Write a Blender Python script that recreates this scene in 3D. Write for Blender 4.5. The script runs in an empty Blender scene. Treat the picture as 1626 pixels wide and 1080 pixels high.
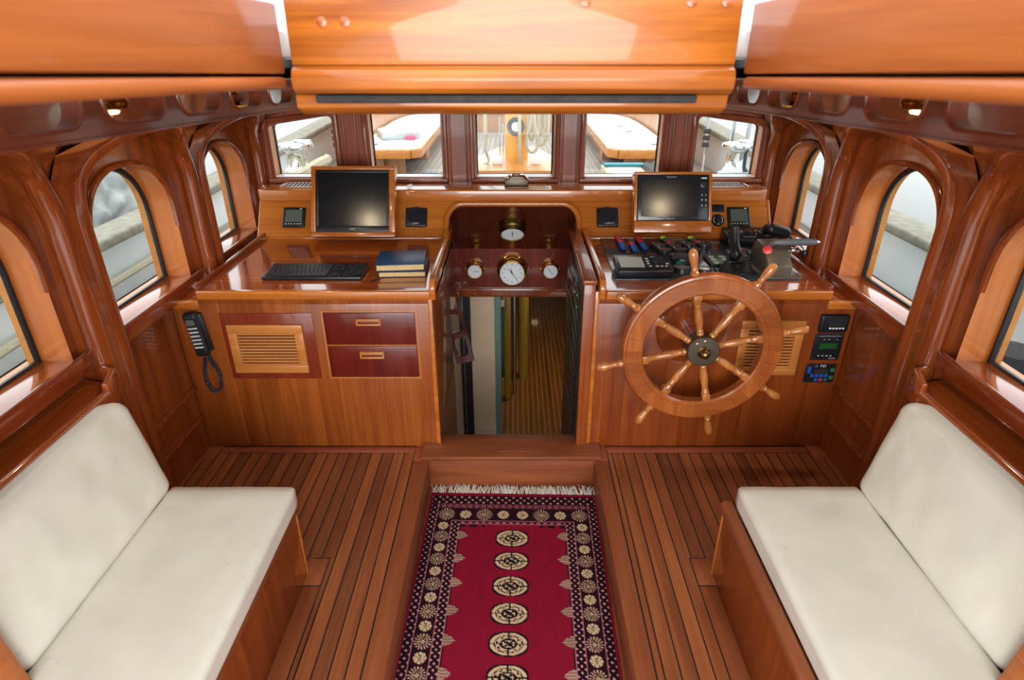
import bpy, bmesh, math, random
from math import sin, cos, pi, radians as R
from mathutils import Vector, Matrix, noise
random.seed(4)
S = bpy.context.scene
COL = S.collection
# ------------------------------------------------------------------ camera, sky, light, exposure
cd = bpy.data.cameras.new('camera'); cam = bpy.data.objects.new('camera', cd); COL.objects.link(cam)
cam.location = (0, 0, 1.75); cam.rotation_euler = (R(90) - math.atan(474 / 964), 0, 0)
cd.sensor_width = 36; cd.lens = 36 * 964 / 1626; cd.shift_x = -4 / 1626; cd.clip_start = .02
cd.dof.use_dof = True; cd.dof.focus_distance = 2.7; cd.dof.aperture_fstop = 4.0
S.camera = cam
w = bpy.data.worlds.new('sky'); S.world = w; w.use_nodes = True
wn = w.node_tree; bg = wn.nodes['Background']
tc = wn.nodes.new('ShaderNodeTexCoord'); sx = wn.nodes.new('ShaderNodeSeparateXYZ'); cr = wn.nodes.new('ShaderNodeValToRGB')
wn.links.new(tc.outputs['Generated'], sx.inputs[0])
wn.links.new(sx.outputs['Z'], cr.inputs[0]); wn.links.new(cr.outputs[0], bg.inputs[0])
cr.color_ramp.elements[0].color = (.80, .86, .92, 1); cr.color_ramp.elements[0].position = 0
cr.color_ramp.elements[1].color = (1.0, 1.0, 1.0, 1); cr.color_ramp.elements[1].position = .5
bg.inputs[1].default_value = 2.0
sd = bpy.data.lights.new('sun', 'SUN'); sd.energy = 1.0; sd.angle = R(40); sd.color = (1, .96, .9)
sun = bpy.data.objects.new('sun', sd); COL.objects.link(sun); sun.rotation_euler = (R(-28), R(8), 0)
ad_ = bpy.data.lights.new('aft_fill', 'AREA'); ad_.shape = 'RECTANGLE'; ad_.size = 2.6; ad_.size_y = 1.5; ad_.energy = 85; ad_.color = (1, .98, .95)
aft = bpy.data.objects.new('aft_fill', ad_); COL.objects.link(aft); aft.location = (0, -1.5, 1.35); aft.rotation_euler = (R(82), 0, 0)  # area light added behind the camera as fill, standing in for aft daylight
S.view_settings.view_transform = 'Standard'; S.view_settings.look = 'None'
S.view_settings.gamma = 1; S.view_settings.use_curve_mapping = False
S.view_settings.exposure = 0.27

# ------------------------------------------------------------------ materials
def rgb(h):
    h = h.lstrip('#'); v = [int(h[i:i + 2], 16) / 255 for i in (0, 2, 4)]
    return tuple([(c / 12.92 if c <= .04045 else ((c + .055) / 1.055) ** 2.4) for c in v] + [1])
def base(name, rough=.5, metal=0, coat=0, spec=.5):
    m = bpy.data.materials.new(name); m.use_nodes = True; b = m.node_tree.nodes['Principled BSDF']
    b.inputs['Roughness'].default_value = rough; b.inputs['Metallic'].default_value = metal
    b.inputs['Coat Weight'].default_value = coat; b.inputs['Coat Roughness'].default_value = .06
    b.inputs['Specular IOR Level'].default_value = spec
    return m, m.node_tree, b
def plain(name, col, rough=.5, metal=0, coat=0, var=.06, scale=30, bump=0, spec=.5):
    m, nt, b = base(name, rough, metal, coat, spec)
    g = nt.nodes.new('ShaderNodeNewGeometry'); n = nt.nodes.new('ShaderNodeTexNoise'); n.inputs['Scale'].default_value = scale
    n.inputs['Detail'].default_value = 4
    nt.links.new(g.outputs['Position'], n.inputs['Vector'])
    r = nt.nodes.new('ShaderNodeValToRGB'); c = rgb(col)
    r.color_ramp.elements[0].color = tuple([x * (1 - var * 2) for x in c[:3]] + [1]); r.color_ramp.elements[0].position = .3
    r.color_ramp.elements[1].color = tuple([min(1, x * (1 + var)) for x in c[:3]] + [1]); r.color_ramp.elements[1].position = .7
    nt.links.new(n.outputs['Fac'], r.inputs[0]); nt.links.new(r.outputs[0], b.inputs['Base Color'])
    if bump:
        bp = nt.nodes.new('ShaderNodeBump'); bp.inputs['Strength'].default_value = bump; bp.inputs['Distance'].default_value = .01
        nt.links.new(n.outputs['Fac'], bp.inputs['Height']); nt.links.new(bp.outputs[0], b.inputs['Normal'])
    return m
def emis(name, col, s):
    m, nt, b = base(name); b.inputs['Base Color'].default_value = rgb(col)
    b.inputs['Emission Color'].default_value = rgb(col); b.inputs['Emission Strength'].default_value = s
    return m
def wood(name, light, dark, grain='z', rough=.35, coat=.8, plank=None, pw=.1, line='#3a1608', lw=.0012, pvar=.25, fig=1.0, off=0.0):
    """varnished or bare timber: stretched noise along the grain, optional boards with a joint line"""
    m, nt, b = base(name, rough, 0, coat); N = nt.nodes.new; L = nt.links.new
    g = N('ShaderNodeNewGeometry'); mp = N('ShaderNodeMapping'); L(g.outputs['Position'], mp.inputs[0])
    ax = 'xyz'.index(grain); sc = [16, 16, 16]; sc[ax] = 1.3; mp.inputs['Scale'].default_value = sc
    vec = mp.outputs[0]; sp = N('ShaderNodeSeparateXYZ'); L(g.outputs['Position'], sp.inputs[0]); wnz = None
    if plank:
        pa = 'XYZ'['xyz'.index(plank)]
        ad = N('ShaderNodeMath'); ad.operation = 'ADD'; ad.inputs[1].default_value = 50 + off; L(sp.outputs[pa], ad.inputs[0])
        dv = N('ShaderNodeMath'); dv.operation = 'DIVIDE'; dv.inputs[1].default_value = pw; L(ad.outputs[0], dv.inputs[0])
        fl = N('ShaderNodeMath'); fl.operation = 'FLOOR'; L(dv.outputs[0], fl.inputs[0])
        wnz = N('ShaderNodeTexWhiteNoise'); wnz.noise_dimensions = '1D'; L(fl.outputs[0], wnz.inputs['W'])
        vm = N('ShaderNodeVectorMath'); vm.operation = 'MULTIPLY_ADD'; L(wnz.outputs['Color'], vm.inputs[0])
        vm.inputs[1].default_value = (40, 40, 40); L(mp.outputs[0], vm.inputs[2]); vec = vm.outputs[0]
    n1 = N('ShaderNodeTexNoise'); n1.inputs['Scale'].default_value = 1; n1.inputs['Detail'].default_value = 5
    n1.inputs['Distortion'].default_value = .9 * fig; L(vec, n1.inputs['Vector'])
    mp2 = N('ShaderNodeMapping'); s2 = [9, 9, 9]; s2[ax] = .8; mp2.inputs['Scale'].default_value = s2; L(vec, mp2.inputs[0])
    n2 = N('ShaderNodeTexNoise'); n2.inputs['Scale'].default_value = 1; n2.inputs['Detail'].default_value = 3; L(mp2.outputs[0], n2.inputs['Vector'])
    mx = N('ShaderNodeMath'); mx.operation = 'MULTIPLY_ADD'; mx.inputs[1].default_value = .35; L(n2.outputs['Fac'], mx.inputs[0])
    m2 = N('ShaderNodeMath'); m2.operation = 'MULTIPLY'; m2.inputs[1].default_value = .65; L(n1.outputs['Fac'], m2.inputs[0]); L(m2.outputs[0], mx.inputs[2])
    r = N('ShaderNodeValToRGB'); r.color_ramp.elements[0].position = .34; r.color_ramp.elements[1].position = .66
    r.color_ramp.elements[0].color = rgb(dark); r.color_ramp.elements[1].color = rgb(light); L(mx.outputs[0], r.inputs[0])
    col = r.outputs[0]
    if plank:
        hs = N('ShaderNodeHueSaturation'); mr = N('ShaderNodeMapRange'); mr.inputs['To Min'].default_value = 1 - pvar; mr.inputs['To Max'].default_value = 1 + pvar * .8
        L(wnz.outputs['Value'], mr.inputs[0]); L(mr.outputs[0], hs.inputs['Value']); L(col, hs.inputs['Color']); col = hs.outputs[0]
        fr = N('ShaderNodeMath'); fr.operation = 'FRACT'; L(dv.outputs[0], fr.inputs[0])
        lt = N('ShaderNodeMath'); lt.operation = 'LESS_THAN'; lt.inputs[1].default_value = lw / pw; L(fr.outputs[0], lt.inputs[0])
        mc = N('ShaderNodeMix'); mc.data_type = 'RGBA'; L(lt.outputs[0], mc.inputs[0]); L(col, mc.inputs[6]); mc.inputs[7].default_value = rgb(line); col = mc.outputs[2]
    L(col, b.inputs['Base Color'])
    return m
W_FACE = wood('console_wood', '#A65A22', '#803A10', 'z', .35, .5, 'x', .093, '#5a220c', .0012, .10)
W_FACE_R = wood('helm_console_wood', '#9C4E1C', '#76300E', 'z', .35, .5, 'x', .093, '#4a1a0a', .0012, .10)
W_TOP = wood('worktop_wood', '#B85F28', '#8F3F17', 'x', .16, 1, None, fig=.6)
W_PANEL = wood('dash_wood', '#C67A2C', '#A8581C', 'x', .3, .6, 'z', .05, '#8a4418', .0008, .06, fig=.6)
W_EDGE = wood('edge_wood', '#C9782E', '#A85A20', 'x', .25, 1)
W_DARK = wood('niche_mahogany', '#5E2418', '#42140E', 'z', .25, .8, 'x', .07, '#3a100a', .0006, .08)
W_RED = wood('drawer_mahogany', '#74241A', '#571510', 'z', .3, .7)
W_WALL = wood('side_wood', '#984C1E', '#6E300F', 'z', .3, .8, 'y', .08, '#4f1d0c', .0010, .12)
W_RIB = wood('rib_wood', '#96481C', '#682C10', 'z', .22, 1, fig=.8)
W_FRONT = wood('front_wood', '#944622', '#6C2C14', 'z', .45, .25, fig=.6)
W_REV = wood('reveal_wood', '#CC7C3C', '#B4622A', 'z', .3, .9, fig=1.4)
W_SILL = wood('sill_wood', '#B45E28', '#8F3F18', 'y', .14, 1)
W_LIP = wood('lip_wood', '#8E3E1C', '#6C2A10', 'y', .2, 1)
W_CEIL = wood('ceiling_wood', '#7E3A1E', '#5A2412', 'y', .4, .35)
W_HATCH = wood('hatch_side_wood', '#BC6A2E', '#9A4E1C', 'y', .42, .2, fig=2.5)
W_HATCHX = wood('hatch_front_wood', '#C87420', '#904810', 'x', .36, .6, fig=3)
W_DECK = wood('deck_teak', '#9C5A30', '#743A1C', 'y', .55, 0, 'x', .0517, '#140a06', .0050, .34, off=.0)
W_MARG = wood('margin_teak', '#9E5A34', '#824222', 'y', .55, 0)
W_MARGX = wood('margin_teak_cross', '#A4583A', '#864026', 'x', .55, 0)
W_STEP = wood('step_teak', '#98532E', '#6E3519', 'x', .5, .2)
W_WHEEL = wood('wheel_teak', '#A85C2A', '#824019', 'x', .3, .8, fig=1.3)
W_WHEEL2 = wood('wheel_teak_light', '#B4662E', '#924A20', 'z', .3, .8, fig=1.3)
W_SPOKE = wood('spoke_teak', '#C88444', '#9A5424', 'z', .28, .9, fig=1.5)
W_LOUV = wood('louvre_wood', '#CE8844', '#B46C30', 'x', .4, .4)
W_LOW = wood('saloon_floor', '#8A5A28', '#6E421A', 'y', .35, .5, 'x', .044, '#C8A878', .004, .12)
W_OUT = wood('deck_furniture_wood', '#C08E64', '#A87448', 'z', .5, .3)
W_OUTY = wood('deck_trim_wood', '#D08C40', '#B8702A', 'y', .4, .5)
W_GREYDECK = wood('weathered_deck', '#9C948C', '#80786F', 'y', .7, 0, 'x', .06, '#5a5652', .006, .1)
M_BLACK = plain('black_plastic', '#1B2026', .35)
M_BLACK2 = plain('black_panel', '#262D36', .22, coat=.3)
M_SCREEN = plain('dark_screen', '#0C131B', .21, var=0)
M_LCD = plain('grey_lcd', '#5C6660', .15, var=0)
M_LCDG = plain('green_lcd', '#1E5A28', .3, var=0)
M_LCDL = plain('pale_lcd', '#AEB8B6', .2, var=0)
M_BRASS = plain('polished_brass', '#E0A93A', .16, 1, var=.02)
M_BRASSD = plain('aged_brass', '#8A7044', .3, 1)
M_BRONZE = plain('dull_bronze', '#6B6255', .45, .9)
M_STEEL = plain('stainless_steel', '#C8CCCE', .2, 1, var=.02)
M_CHROME = plain('chrome', '#E2E4E6', .08, 1, var=0)
M_GREYM = plain('grey_cast_metal', '#6E675C', .4, .5)
M_DIAL = plain('dial_face', '#E4EAEE', .35, var=0)
M_INK = plain('ink', '#101418', .5, var=0)
M_WHITE = plain('white_marking', '#F2F4F4', .5, var=0)
M_SILV = plain('silver_marking', '#B8C0C4', .4, var=0)
M_VINYL = plain('white_vinyl', '#E2E1D4', .42, var=.03, scale=7, spec=.4)
def stained():
    nt = M_VINYL.node_tree; b = nt.nodes['Principled BSDF']; src = b.inputs['Base Color'].links[0].from_socket
    g = nt.nodes.new('ShaderNodeNewGeometry'); n = nt.nodes.new('ShaderNodeTexNoise'); n.inputs['Scale'].default_value = 5.5; n.inputs['Detail'].default_value = 6; n.inputs['Roughness'].default_value = .7
    r = nt.nodes.new('ShaderNodeValToRGB'); r.color_ramp.elements[0].position = .64; r.color_ramp.elements[1].position = .76; r.color_ramp.elements[1].color = (.45, .45, .45, 1)
    x = nt.nodes.new('ShaderNodeMix'); x.data_type = 'RGBA'; x.inputs[7].default_value = rgb('#8E9490')
    nt.links.new(g.outputs['Position'], n.inputs['Vector']); nt.links.new(n.outputs['Fac'], r.inputs[0]); nt.links.new(r.outputs[0], x.inputs[0]); nt.links.new(src, x.inputs[6]); nt.links.new(x.outputs[2], b.inputs['Base Color'])
stained()
M_CREAM = plain('cream_panel', '#D9BFA0', .45, var=.03, scale=5)
M_MUST = plain('mustard_varnish', '#9A7A18', .25, coat=.8)
M_DARKP = plain('dark_post', '#1C0F1C', .4)
M_RED = plain('red_button', '#D23A46', .3, coat=.5, var=0)
M_BLUE = plain('blue_button', '#1F5FC0', .3, coat=.5, var=0)
M_YEL = plain('yellow_button', '#D8D850', .3, coat=.5, var=0)
M_GRN = plain('green_button', '#1E7A5A', .3, coat=.5, var=0)
M_PGRN = plain('pale_green_button', '#9CC8B4', .3, var=0)
M_BOOK = plain('blue_book_cloth', '#1C4C80', .4, scale=90)
M_BOOKD = plain('navy_book_cloth', '#171D30', .45, scale=90)
M_PAGE = plain('page_edges', '#D8BC84', .7, scale=200, var=.15)
M_RIBB = plain('ribbon', '#2A2460', .5)
M_FRINGE = plain('rug_fringe', '#D8D4C8', .9)
M_GEL = plain('white_gelcoat', '#EEF4F6', .3, var=.01, scale=3)
M_GELD = plain('pale_grey_hull', '#E4ECEE', .35, var=.04, scale=3)
M_CAP = plain('weathered_cap', '#8A877A', .8, var=.15, scale=18)
M_ROPE = plain('cream_rope', '#BDB79E', .8, var=.12, scale=120, bump=.5)
M_WRAP = plain('plastic_wrap', '#B8C2C2', .25, var=.08, scale=9, bump=1)
M_MAST = wood('mast_spruce', '#F0B040', '#DC9826', 'z', .3, .8)
M_SEAL = plain('dark_seal', '#34302F', .7, var=.2, scale=60)
M_NET = plain('black_mesh', '#22252A', .8)
M_BOX = plain('carton', '#B8B29A', .7)
M_PAPER = plain('paper_sheet', '#F2F4F4', .7)
M_TEALP = plain('teal_sheet', '#3A8A9A', .6)
M_BUCKET = plain('blue_bucket', '#2E6CA8', .4)
M_PINK = plain('pink_print', '#D85A7A', .6)
M_LAMP = emis('added_dome_bulb', '#FFE6C0', 330)
M_LAMP2 = emis('lit_small_bulb', '#FFF4B8', 9)
def glass():
    m = bpy.data.materials.new('window_glass'); m.use_nodes = True; nt = m.node_tree; nt.nodes.clear()
    o = nt.nodes.new('ShaderNodeOutputMaterial'); t = nt.nodes.new('ShaderNodeBsdfTransparent'); g = nt.nodes.new('ShaderNodeBsdfGlossy')
    t.inputs[0].default_value = (.97, .985, .98, 1); g.inputs['Roughness'].default_value = .02
    lw = nt.nodes.new('ShaderNodeLayerWeight'); pw = nt.nodes.new('ShaderNodeMath'); pw.operation = 'POWER'; pw.inputs[1].default_value = 5; nt.links.new(lw.outputs['Facing'], pw.inputs[0])
    f = nt.nodes.new('ShaderNodeMath'); f.operation = 'MULTIPLY_ADD'; f.inputs[1].default_value = .5; f.inputs[2].default_value = .012; nt.links.new(pw.outputs[0], f.inputs[0]); x = nt.nodes.new('ShaderNodeMixShader')
    nt.links.new(f.outputs[0], x.inputs[0]); nt.links.new(t.outputs[0], x.inputs[1]); nt.links.new(g.outputs[0], x.inputs[2]); nt.links.new(x.outputs[0], o.inputs[0])
    return m
M_GLASS = glass()

# ------------------------------------------------------------------ mesh helpers
class G:
    def __init__(s): s.v = []; s.f = []; s.mi = []
    def add(s, vs, fs, mi=0):
        o = len(s.v); s.v += [tuple(p) for p in vs]; s.f += [tuple(i + o for i in f) for f in fs]; s.mi += [mi] * len(fs); return s
    def box(s, x0, x1, y0, y1, z0, z1, mi=0, M=None):
        x0, x1 = min(x0, x1), max(x0, x1); y0, y1 = min(y0, y1), max(y0, y1); z0, z1 = min(z0, z1), max(z0, z1)
        vs = [(x, y, z) for x in (x0, x1) for y in (y0, y1) for z in (z0, z1)]
        if M: vs = [M @ Vector(p) for p in vs]
        return s.add(vs, [(0, 1, 3, 2), (4, 6, 7, 5), (0, 4, 5, 1), (2, 3, 7, 6), (0, 2, 6, 4), (1, 5, 7, 3)], mi)
    def prism(s, pts, f0, f1, mi=0):
        """pts 2D list; f0/f1 map (a,b)->3D for the two ends"""
        n = len(pts); vs = [f0(*p) for p in pts] + [f1(*p) for p in pts]
        return s.add(vs, [tuple(range(n))[::-1], tuple(range(n, 2 * n))] + [(i, (i + 1) % n, n + (i + 1) % n, n + i) for i in range(n)], mi)
    def lathe(s, prof, M=None, n=24, mi=0, cap=True):
        """prof (r, h); axis local z"""
        M = M or Matrix(); vs = []; fs = []
        for r, h in prof:
            for k in range(n): a = 2 * pi * k / n; vs.append(M @ Vector((r * cos(a), r * sin(a), h)))
        for i in range(len(prof) - 1):
            for k in range(n): fs.append((i * n + k, i * n + (k + 1) % n, (i + 1) * n + (k + 1) % n, (i + 1) * n + k))
        if cap: fs += [tuple(range(n))[::-1], tuple(range((len(prof) - 1) * n, len(prof) * n))]
        return s.add(vs, fs, mi)
    def tube(s, pts, r, n=8, closed=False, mi=0):
        pts = [Vector(p) for p in pts]; m = len(pts); vs = []; fs = []
        rr = r if isinstance(r, (list, tuple)) else [r] * m; up = None
        for i, p in enumerate(pts):
            a = pts[(i - 1) % m] if (closed or i) else p; b = pts[(i + 1) % m] if (closed or i < m - 1) else p
            t = (b - a).normalized()
            if up is None: up = t.orthogonal().normalized()
            up = (up - t * up.dot(t)).normalized(); q = t.cross(up)
            for k in range(n): an = 2 * pi * k / n; vs.append(p + (up * cos(an) + q * sin(an)) * rr[i])
        for i in range(m if closed else m - 1):
            j = (i + 1) % m
            for k in range(n): fs.append((i * n + k, i * n + (k + 1) % n, j * n + (k + 1) % n, j * n + k))
        if not closed: fs += [tuple(range(n))[::-1], tuple(range((m - 1) * n, m * n))]
        return s.add(vs, fs, mi)
ORG = {}
def mk(name, g, mat, parent=None, bevel=0, seg=2, sharp=38, merge=False, smooth=True):
    me = bpy.data.meshes.new(name); off = ORG.get(parent.name, Vector()) if parent else Vector()
    me.from_pydata([Vector(p) - off for p in g.v], [], g.f)
    mats = mat if isinstance(mat, (list, tuple)) else [mat]
    for m in mats: me.materials.append(m)
    me.polygons.foreach_set('material_index', g.mi)
    bm = bmesh.new(); bm.from_mesh(me)
    if merge: bmesh.ops.remove_doubles(bm, verts=bm.verts, dist=2e-5)
    if not merge: bmesh.ops.recalc_face_normals(bm, faces=bm.faces)
    if bevel:
        es = [e for e in bm.edges if len(e.link_faces) == 2 and e.calc_face_angle() > R(30)]
        bmesh.ops.bevel(bm, geom=es, offset=bevel, segments=seg, profile=.5, affect='EDGES', clamp_overlap=True)
    bm.to_mesh(me); bm.free()
    if smooth:
        me.polygons.foreach_set('use_smooth', [True] * len(me.polygons)); me.set_sharp_from_angle(angle=R(sharp))
    o = bpy.data.objects.new(name, me); COL.objects.link(o)
    if parent: o.parent = parent; ORG[o.name] = off
    return o
def tag(o, label, cat, group=None, kind=None):
    o['label'] = label; o['category'] = cat
    if group: o['group'] = group
    if kind: o['kind'] = kind
    return o
def thing(name, label, cat, loc, group=None):
    o = bpy.data.objects.new(name, None); COL.objects.link(o); o.location = loc; o.empty_display_size = .1
    ORG[o.name] = Vector(loc); return tag(o, label, cat, group)
def struct(name, g, mat, **k):
    lab = k.pop('label', None); o = mk(name, g, mat, **k); o['kind'] = 'structure'
    o['label'] = lab or name.replace('_', ' '); o['category'] = name.split('_')[0]; return o
def text(txt, size, M, mat, parent, name='lettering', depth=.0006, label=None):
    c = bpy.data.curves.new('t', 'FONT'); c.body = txt; c.size = size; c.extrude = depth; c.align_x = 'CENTER'; c.align_y = 'CENTER'; c.resolution_u = 2
    t = bpy.data.objects.new('t', c); COL.objects.link(t); dg = bpy.context.evaluated_depsgraph_get(); dg.update()
    me = bpy.data.meshes.new_from_object(t.evaluated_get(dg)); bpy.data.objects.remove(t); bpy.data.curves.remove(c)
    off = ORG.get(parent.name, Vector())
    me.transform(Matrix.Translation(-off) @ M); me.materials.clear(); me.materials.append(mat)
    o = bpy.data.objects.new(name, me); COL.objects.link(o); o.parent = parent
    if label: o['label'] = label
    return o
def frame(o, xa, za):
    """matrix with origin o, local x = xa, local z = za"""
    o = Vector(o); z = Vector(za).normalized(); x = Vector(xa); x = (x - z * x.dot(z)).normalized(); y = z.cross(x)
    return Matrix(((x.x, y.x, z.x, o.x), (x.y, y.y, z.y, o.y), (x.z, y.z, z.z, o.z), (0, 0, 0, 1)))
def holed(g, s0, s1, zlo, zhi, holes, fm, dn=None, nz=6, extra=(), reveal=None, mi=0, rmi=0, n=26):
    """wall of columns along s with openings (s0, s1, bot(s), top(s)); fm(s, z, d) gives the point; reveal into depth d"""
    ss = {s0, s1, *extra}
    for h in holes:
        for k in range(n + 1): ss.add(h[0] + (h[1] - h[0]) * (1 - cos(pi * k / n)) / 2)
    k = s0
    while k < s1: ss.add(k); k += .12
    he = {h[q] for h in holes for q in (0, 1)}; out_ = []
    for a in sorted(ss):
        if out_ and a - out_[-1] < 1e-4:
            if a in he: out_[-1] = a
            continue
        out_.append(a)
    ss = out_
    lo = (zlo if callable(zlo) else (lambda s: zlo)); hi = (zhi if callable(zhi) else (lambda s: zhi))
    def span(a, b, a0, a1, b0, b1):
        if a1 - a0 < 1e-5 and b1 - b0 < 1e-5: return
        vs = []
        for j in range(nz + 1):
            t = j / nz; vs.append(fm(a, a0 + (a1 - a0) * t, 0)); vs.append(fm(b, b0 + (b1 - b0) * t, 0))
        g.add(vs, [(2 * j, 2 * j + 1, 2 * j + 3, 2 * j + 2) for j in range(nz)], mi)
    for a, b in zip(ss, ss[1:]):
        mid = (a + b) / 2; h = next((h for h in holes if h[0] < mid < h[1]), None)
        if h:
            span(a, b, lo(a), max(h[2](a), lo(a)), lo(b), max(h[2](b), lo(b))); span(a, b, h[3](a), hi(a), h[3](b), hi(b))
        else: span(a, b, lo(a), hi(a), lo(b), hi(b))
    if reveal:
        for h in holes:
            lp = loop(h, n); m = len(lp); nd = 3; vs = []
            for (s, z) in lp:
                for j in range(nd + 1): vs.append(fm(s, z, 6e-5 + reveal * j / nd))
            g.add(vs, [(i * (nd + 1) + j, ((i + 1) % m) * (nd + 1) + j, ((i + 1) % m) * (nd + 1) + j + 1, i * (nd + 1) + j + 1) for i in range(m) for j in range(nd)], rmi)
    return g
def over(h, z0, n=30):
    """open path: up the near side, over the top, down the far side"""
    zs = h[3](h[0]); k_ = max(1, int((zs - z0) / .05)); up = [(h[0], z0 + (zs - z0) * j / k_) for j in range(k_)] if zs > z0 + .01 else []
    top = [(h[0] + (h[1] - h[0]) * (1 - cos(pi * k / n)) / 2,) for k in range(n + 1)]; top = [(a[0], h[3](a[0])) for a in top]
    top = [p for i, p in enumerate(top) if i == 0 or math.dist(p, top[i - 1]) > 1e-4]
    return up + top + [(h[1], z) for _, z in up[::-1]]
def loop(h, n=26, op=False):
    a = [h[0] + (h[1] - h[0]) * (1 - cos(pi * k / n)) / 2 for k in range(n + 1)]
    top = [(s, h[3](s)) for s in a]; bot = [(s, h[2](s)) for s in a][::-1]
    pts = top + bot; out = []
    for p in pts:
        if not out or (abs(p[0] - out[-1][0]) + abs(p[1] - out[-1][1])) > 1e-4: out.append(p)
    if abs(out[0][0] - out[-1][0]) + abs(out[0][1] - out[-1][1]) < 1e-4: out.pop()
    res = []
    for i, p in enumerate(out):
        q = out[(i + 1) % len(out)]; res.append(p); L_ = abs(q[1] - p[1])
        if L_ > .1 and abs(q[0] - p[0]) < 1e-4:
            k_ = int(L_ / .05)
            for j in range(1, k_): res.append((p[0], p[1] + (q[1] - p[1]) * j / k_))
    return res
def rrect(s0, s1, zb, zt, r, rb=None):
    """rounded opening; zb, zt may be functions of s"""
    fb = zb if callable(zb) else (lambda s: zb); ft = zt if callable(zt) else (lambda s: zt); rb = r if rb is None else rb
    def e(s, q):
        d = min(s - s0, s1 - s); return 0 if d >= q or q <= 0 else q - math.sqrt(max(0, q * q - (q - d) ** 2))
    return (s0, s1, lambda s: fb(s) + e(s, rb), lambda s: ft(s) - e(s, r))
def arch(s0, s1, zb, zs, zt, p=2.3):
    c = (s0 + s1) / 2; hw = (s1 - s0) / 2
    return (s0, s1, lambda s: zb, lambda s: zs + (zt - zs) * max(0, 1 - abs((s - c) / hw) ** p) ** (1 / p))
def pillow(name, M, sx, sy, sz, r, mat, parent, amp=.003, n=14, puff=.006, seed=0):
    g = G(); half = Vector((sx / 2, sy / 2, sz / 2)); inner = half - Vector((r, r, r)); bm = bmesh.new()
    bmesh.ops.create_cube(bm, size=2); bmesh.ops.subdivide_edges(bm, edges=bm.edges, cuts=n * 2, use_grid_fill=True)
    for v in bm.verts:
        q = Vector([v.co[i] * half[i] for i in range(3)])
        # denser near the rims
        q = Vector([math.copysign(abs(v.co[i]) ** .8, v.co[i]) * half[i] for i in range(3)])
        c = Vector([max(-inner[i], min(inner[i], q[i])) for i in range(3)]); d = q - c
        if d.length > 1e-7: q = c + d.normalized() * r
        f = (1 - (q.x / half.x) ** 2) * (1 - (q.y / half.y) ** 2); q.z += math.copysign(puff, q.z) * max(0, f)
        w = M @ q; nz = noise.noise(w * 9 + Vector((seed, 0, 0))) + .5 * noise.noise(w * 22); q.z += amp * nz * (1 if q.z > 0 else .3)
        v.co = M @ q
    me = bpy.data.meshes.new(name); off = ORG.get(parent.name, Vector()) if parent else Vector()
    for v in bm.verts: v.co -= off
    bm.to_mesh(me); bm.free(); me.materials.append(mat); me.polygons.foreach_set('use_smooth', [True] * len(me.polygons))
    o = bpy.data.objects.new(name, me); COL.objects.link(o)
    if parent: o.parent = parent; ORG[o.name] = off
    return o
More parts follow.
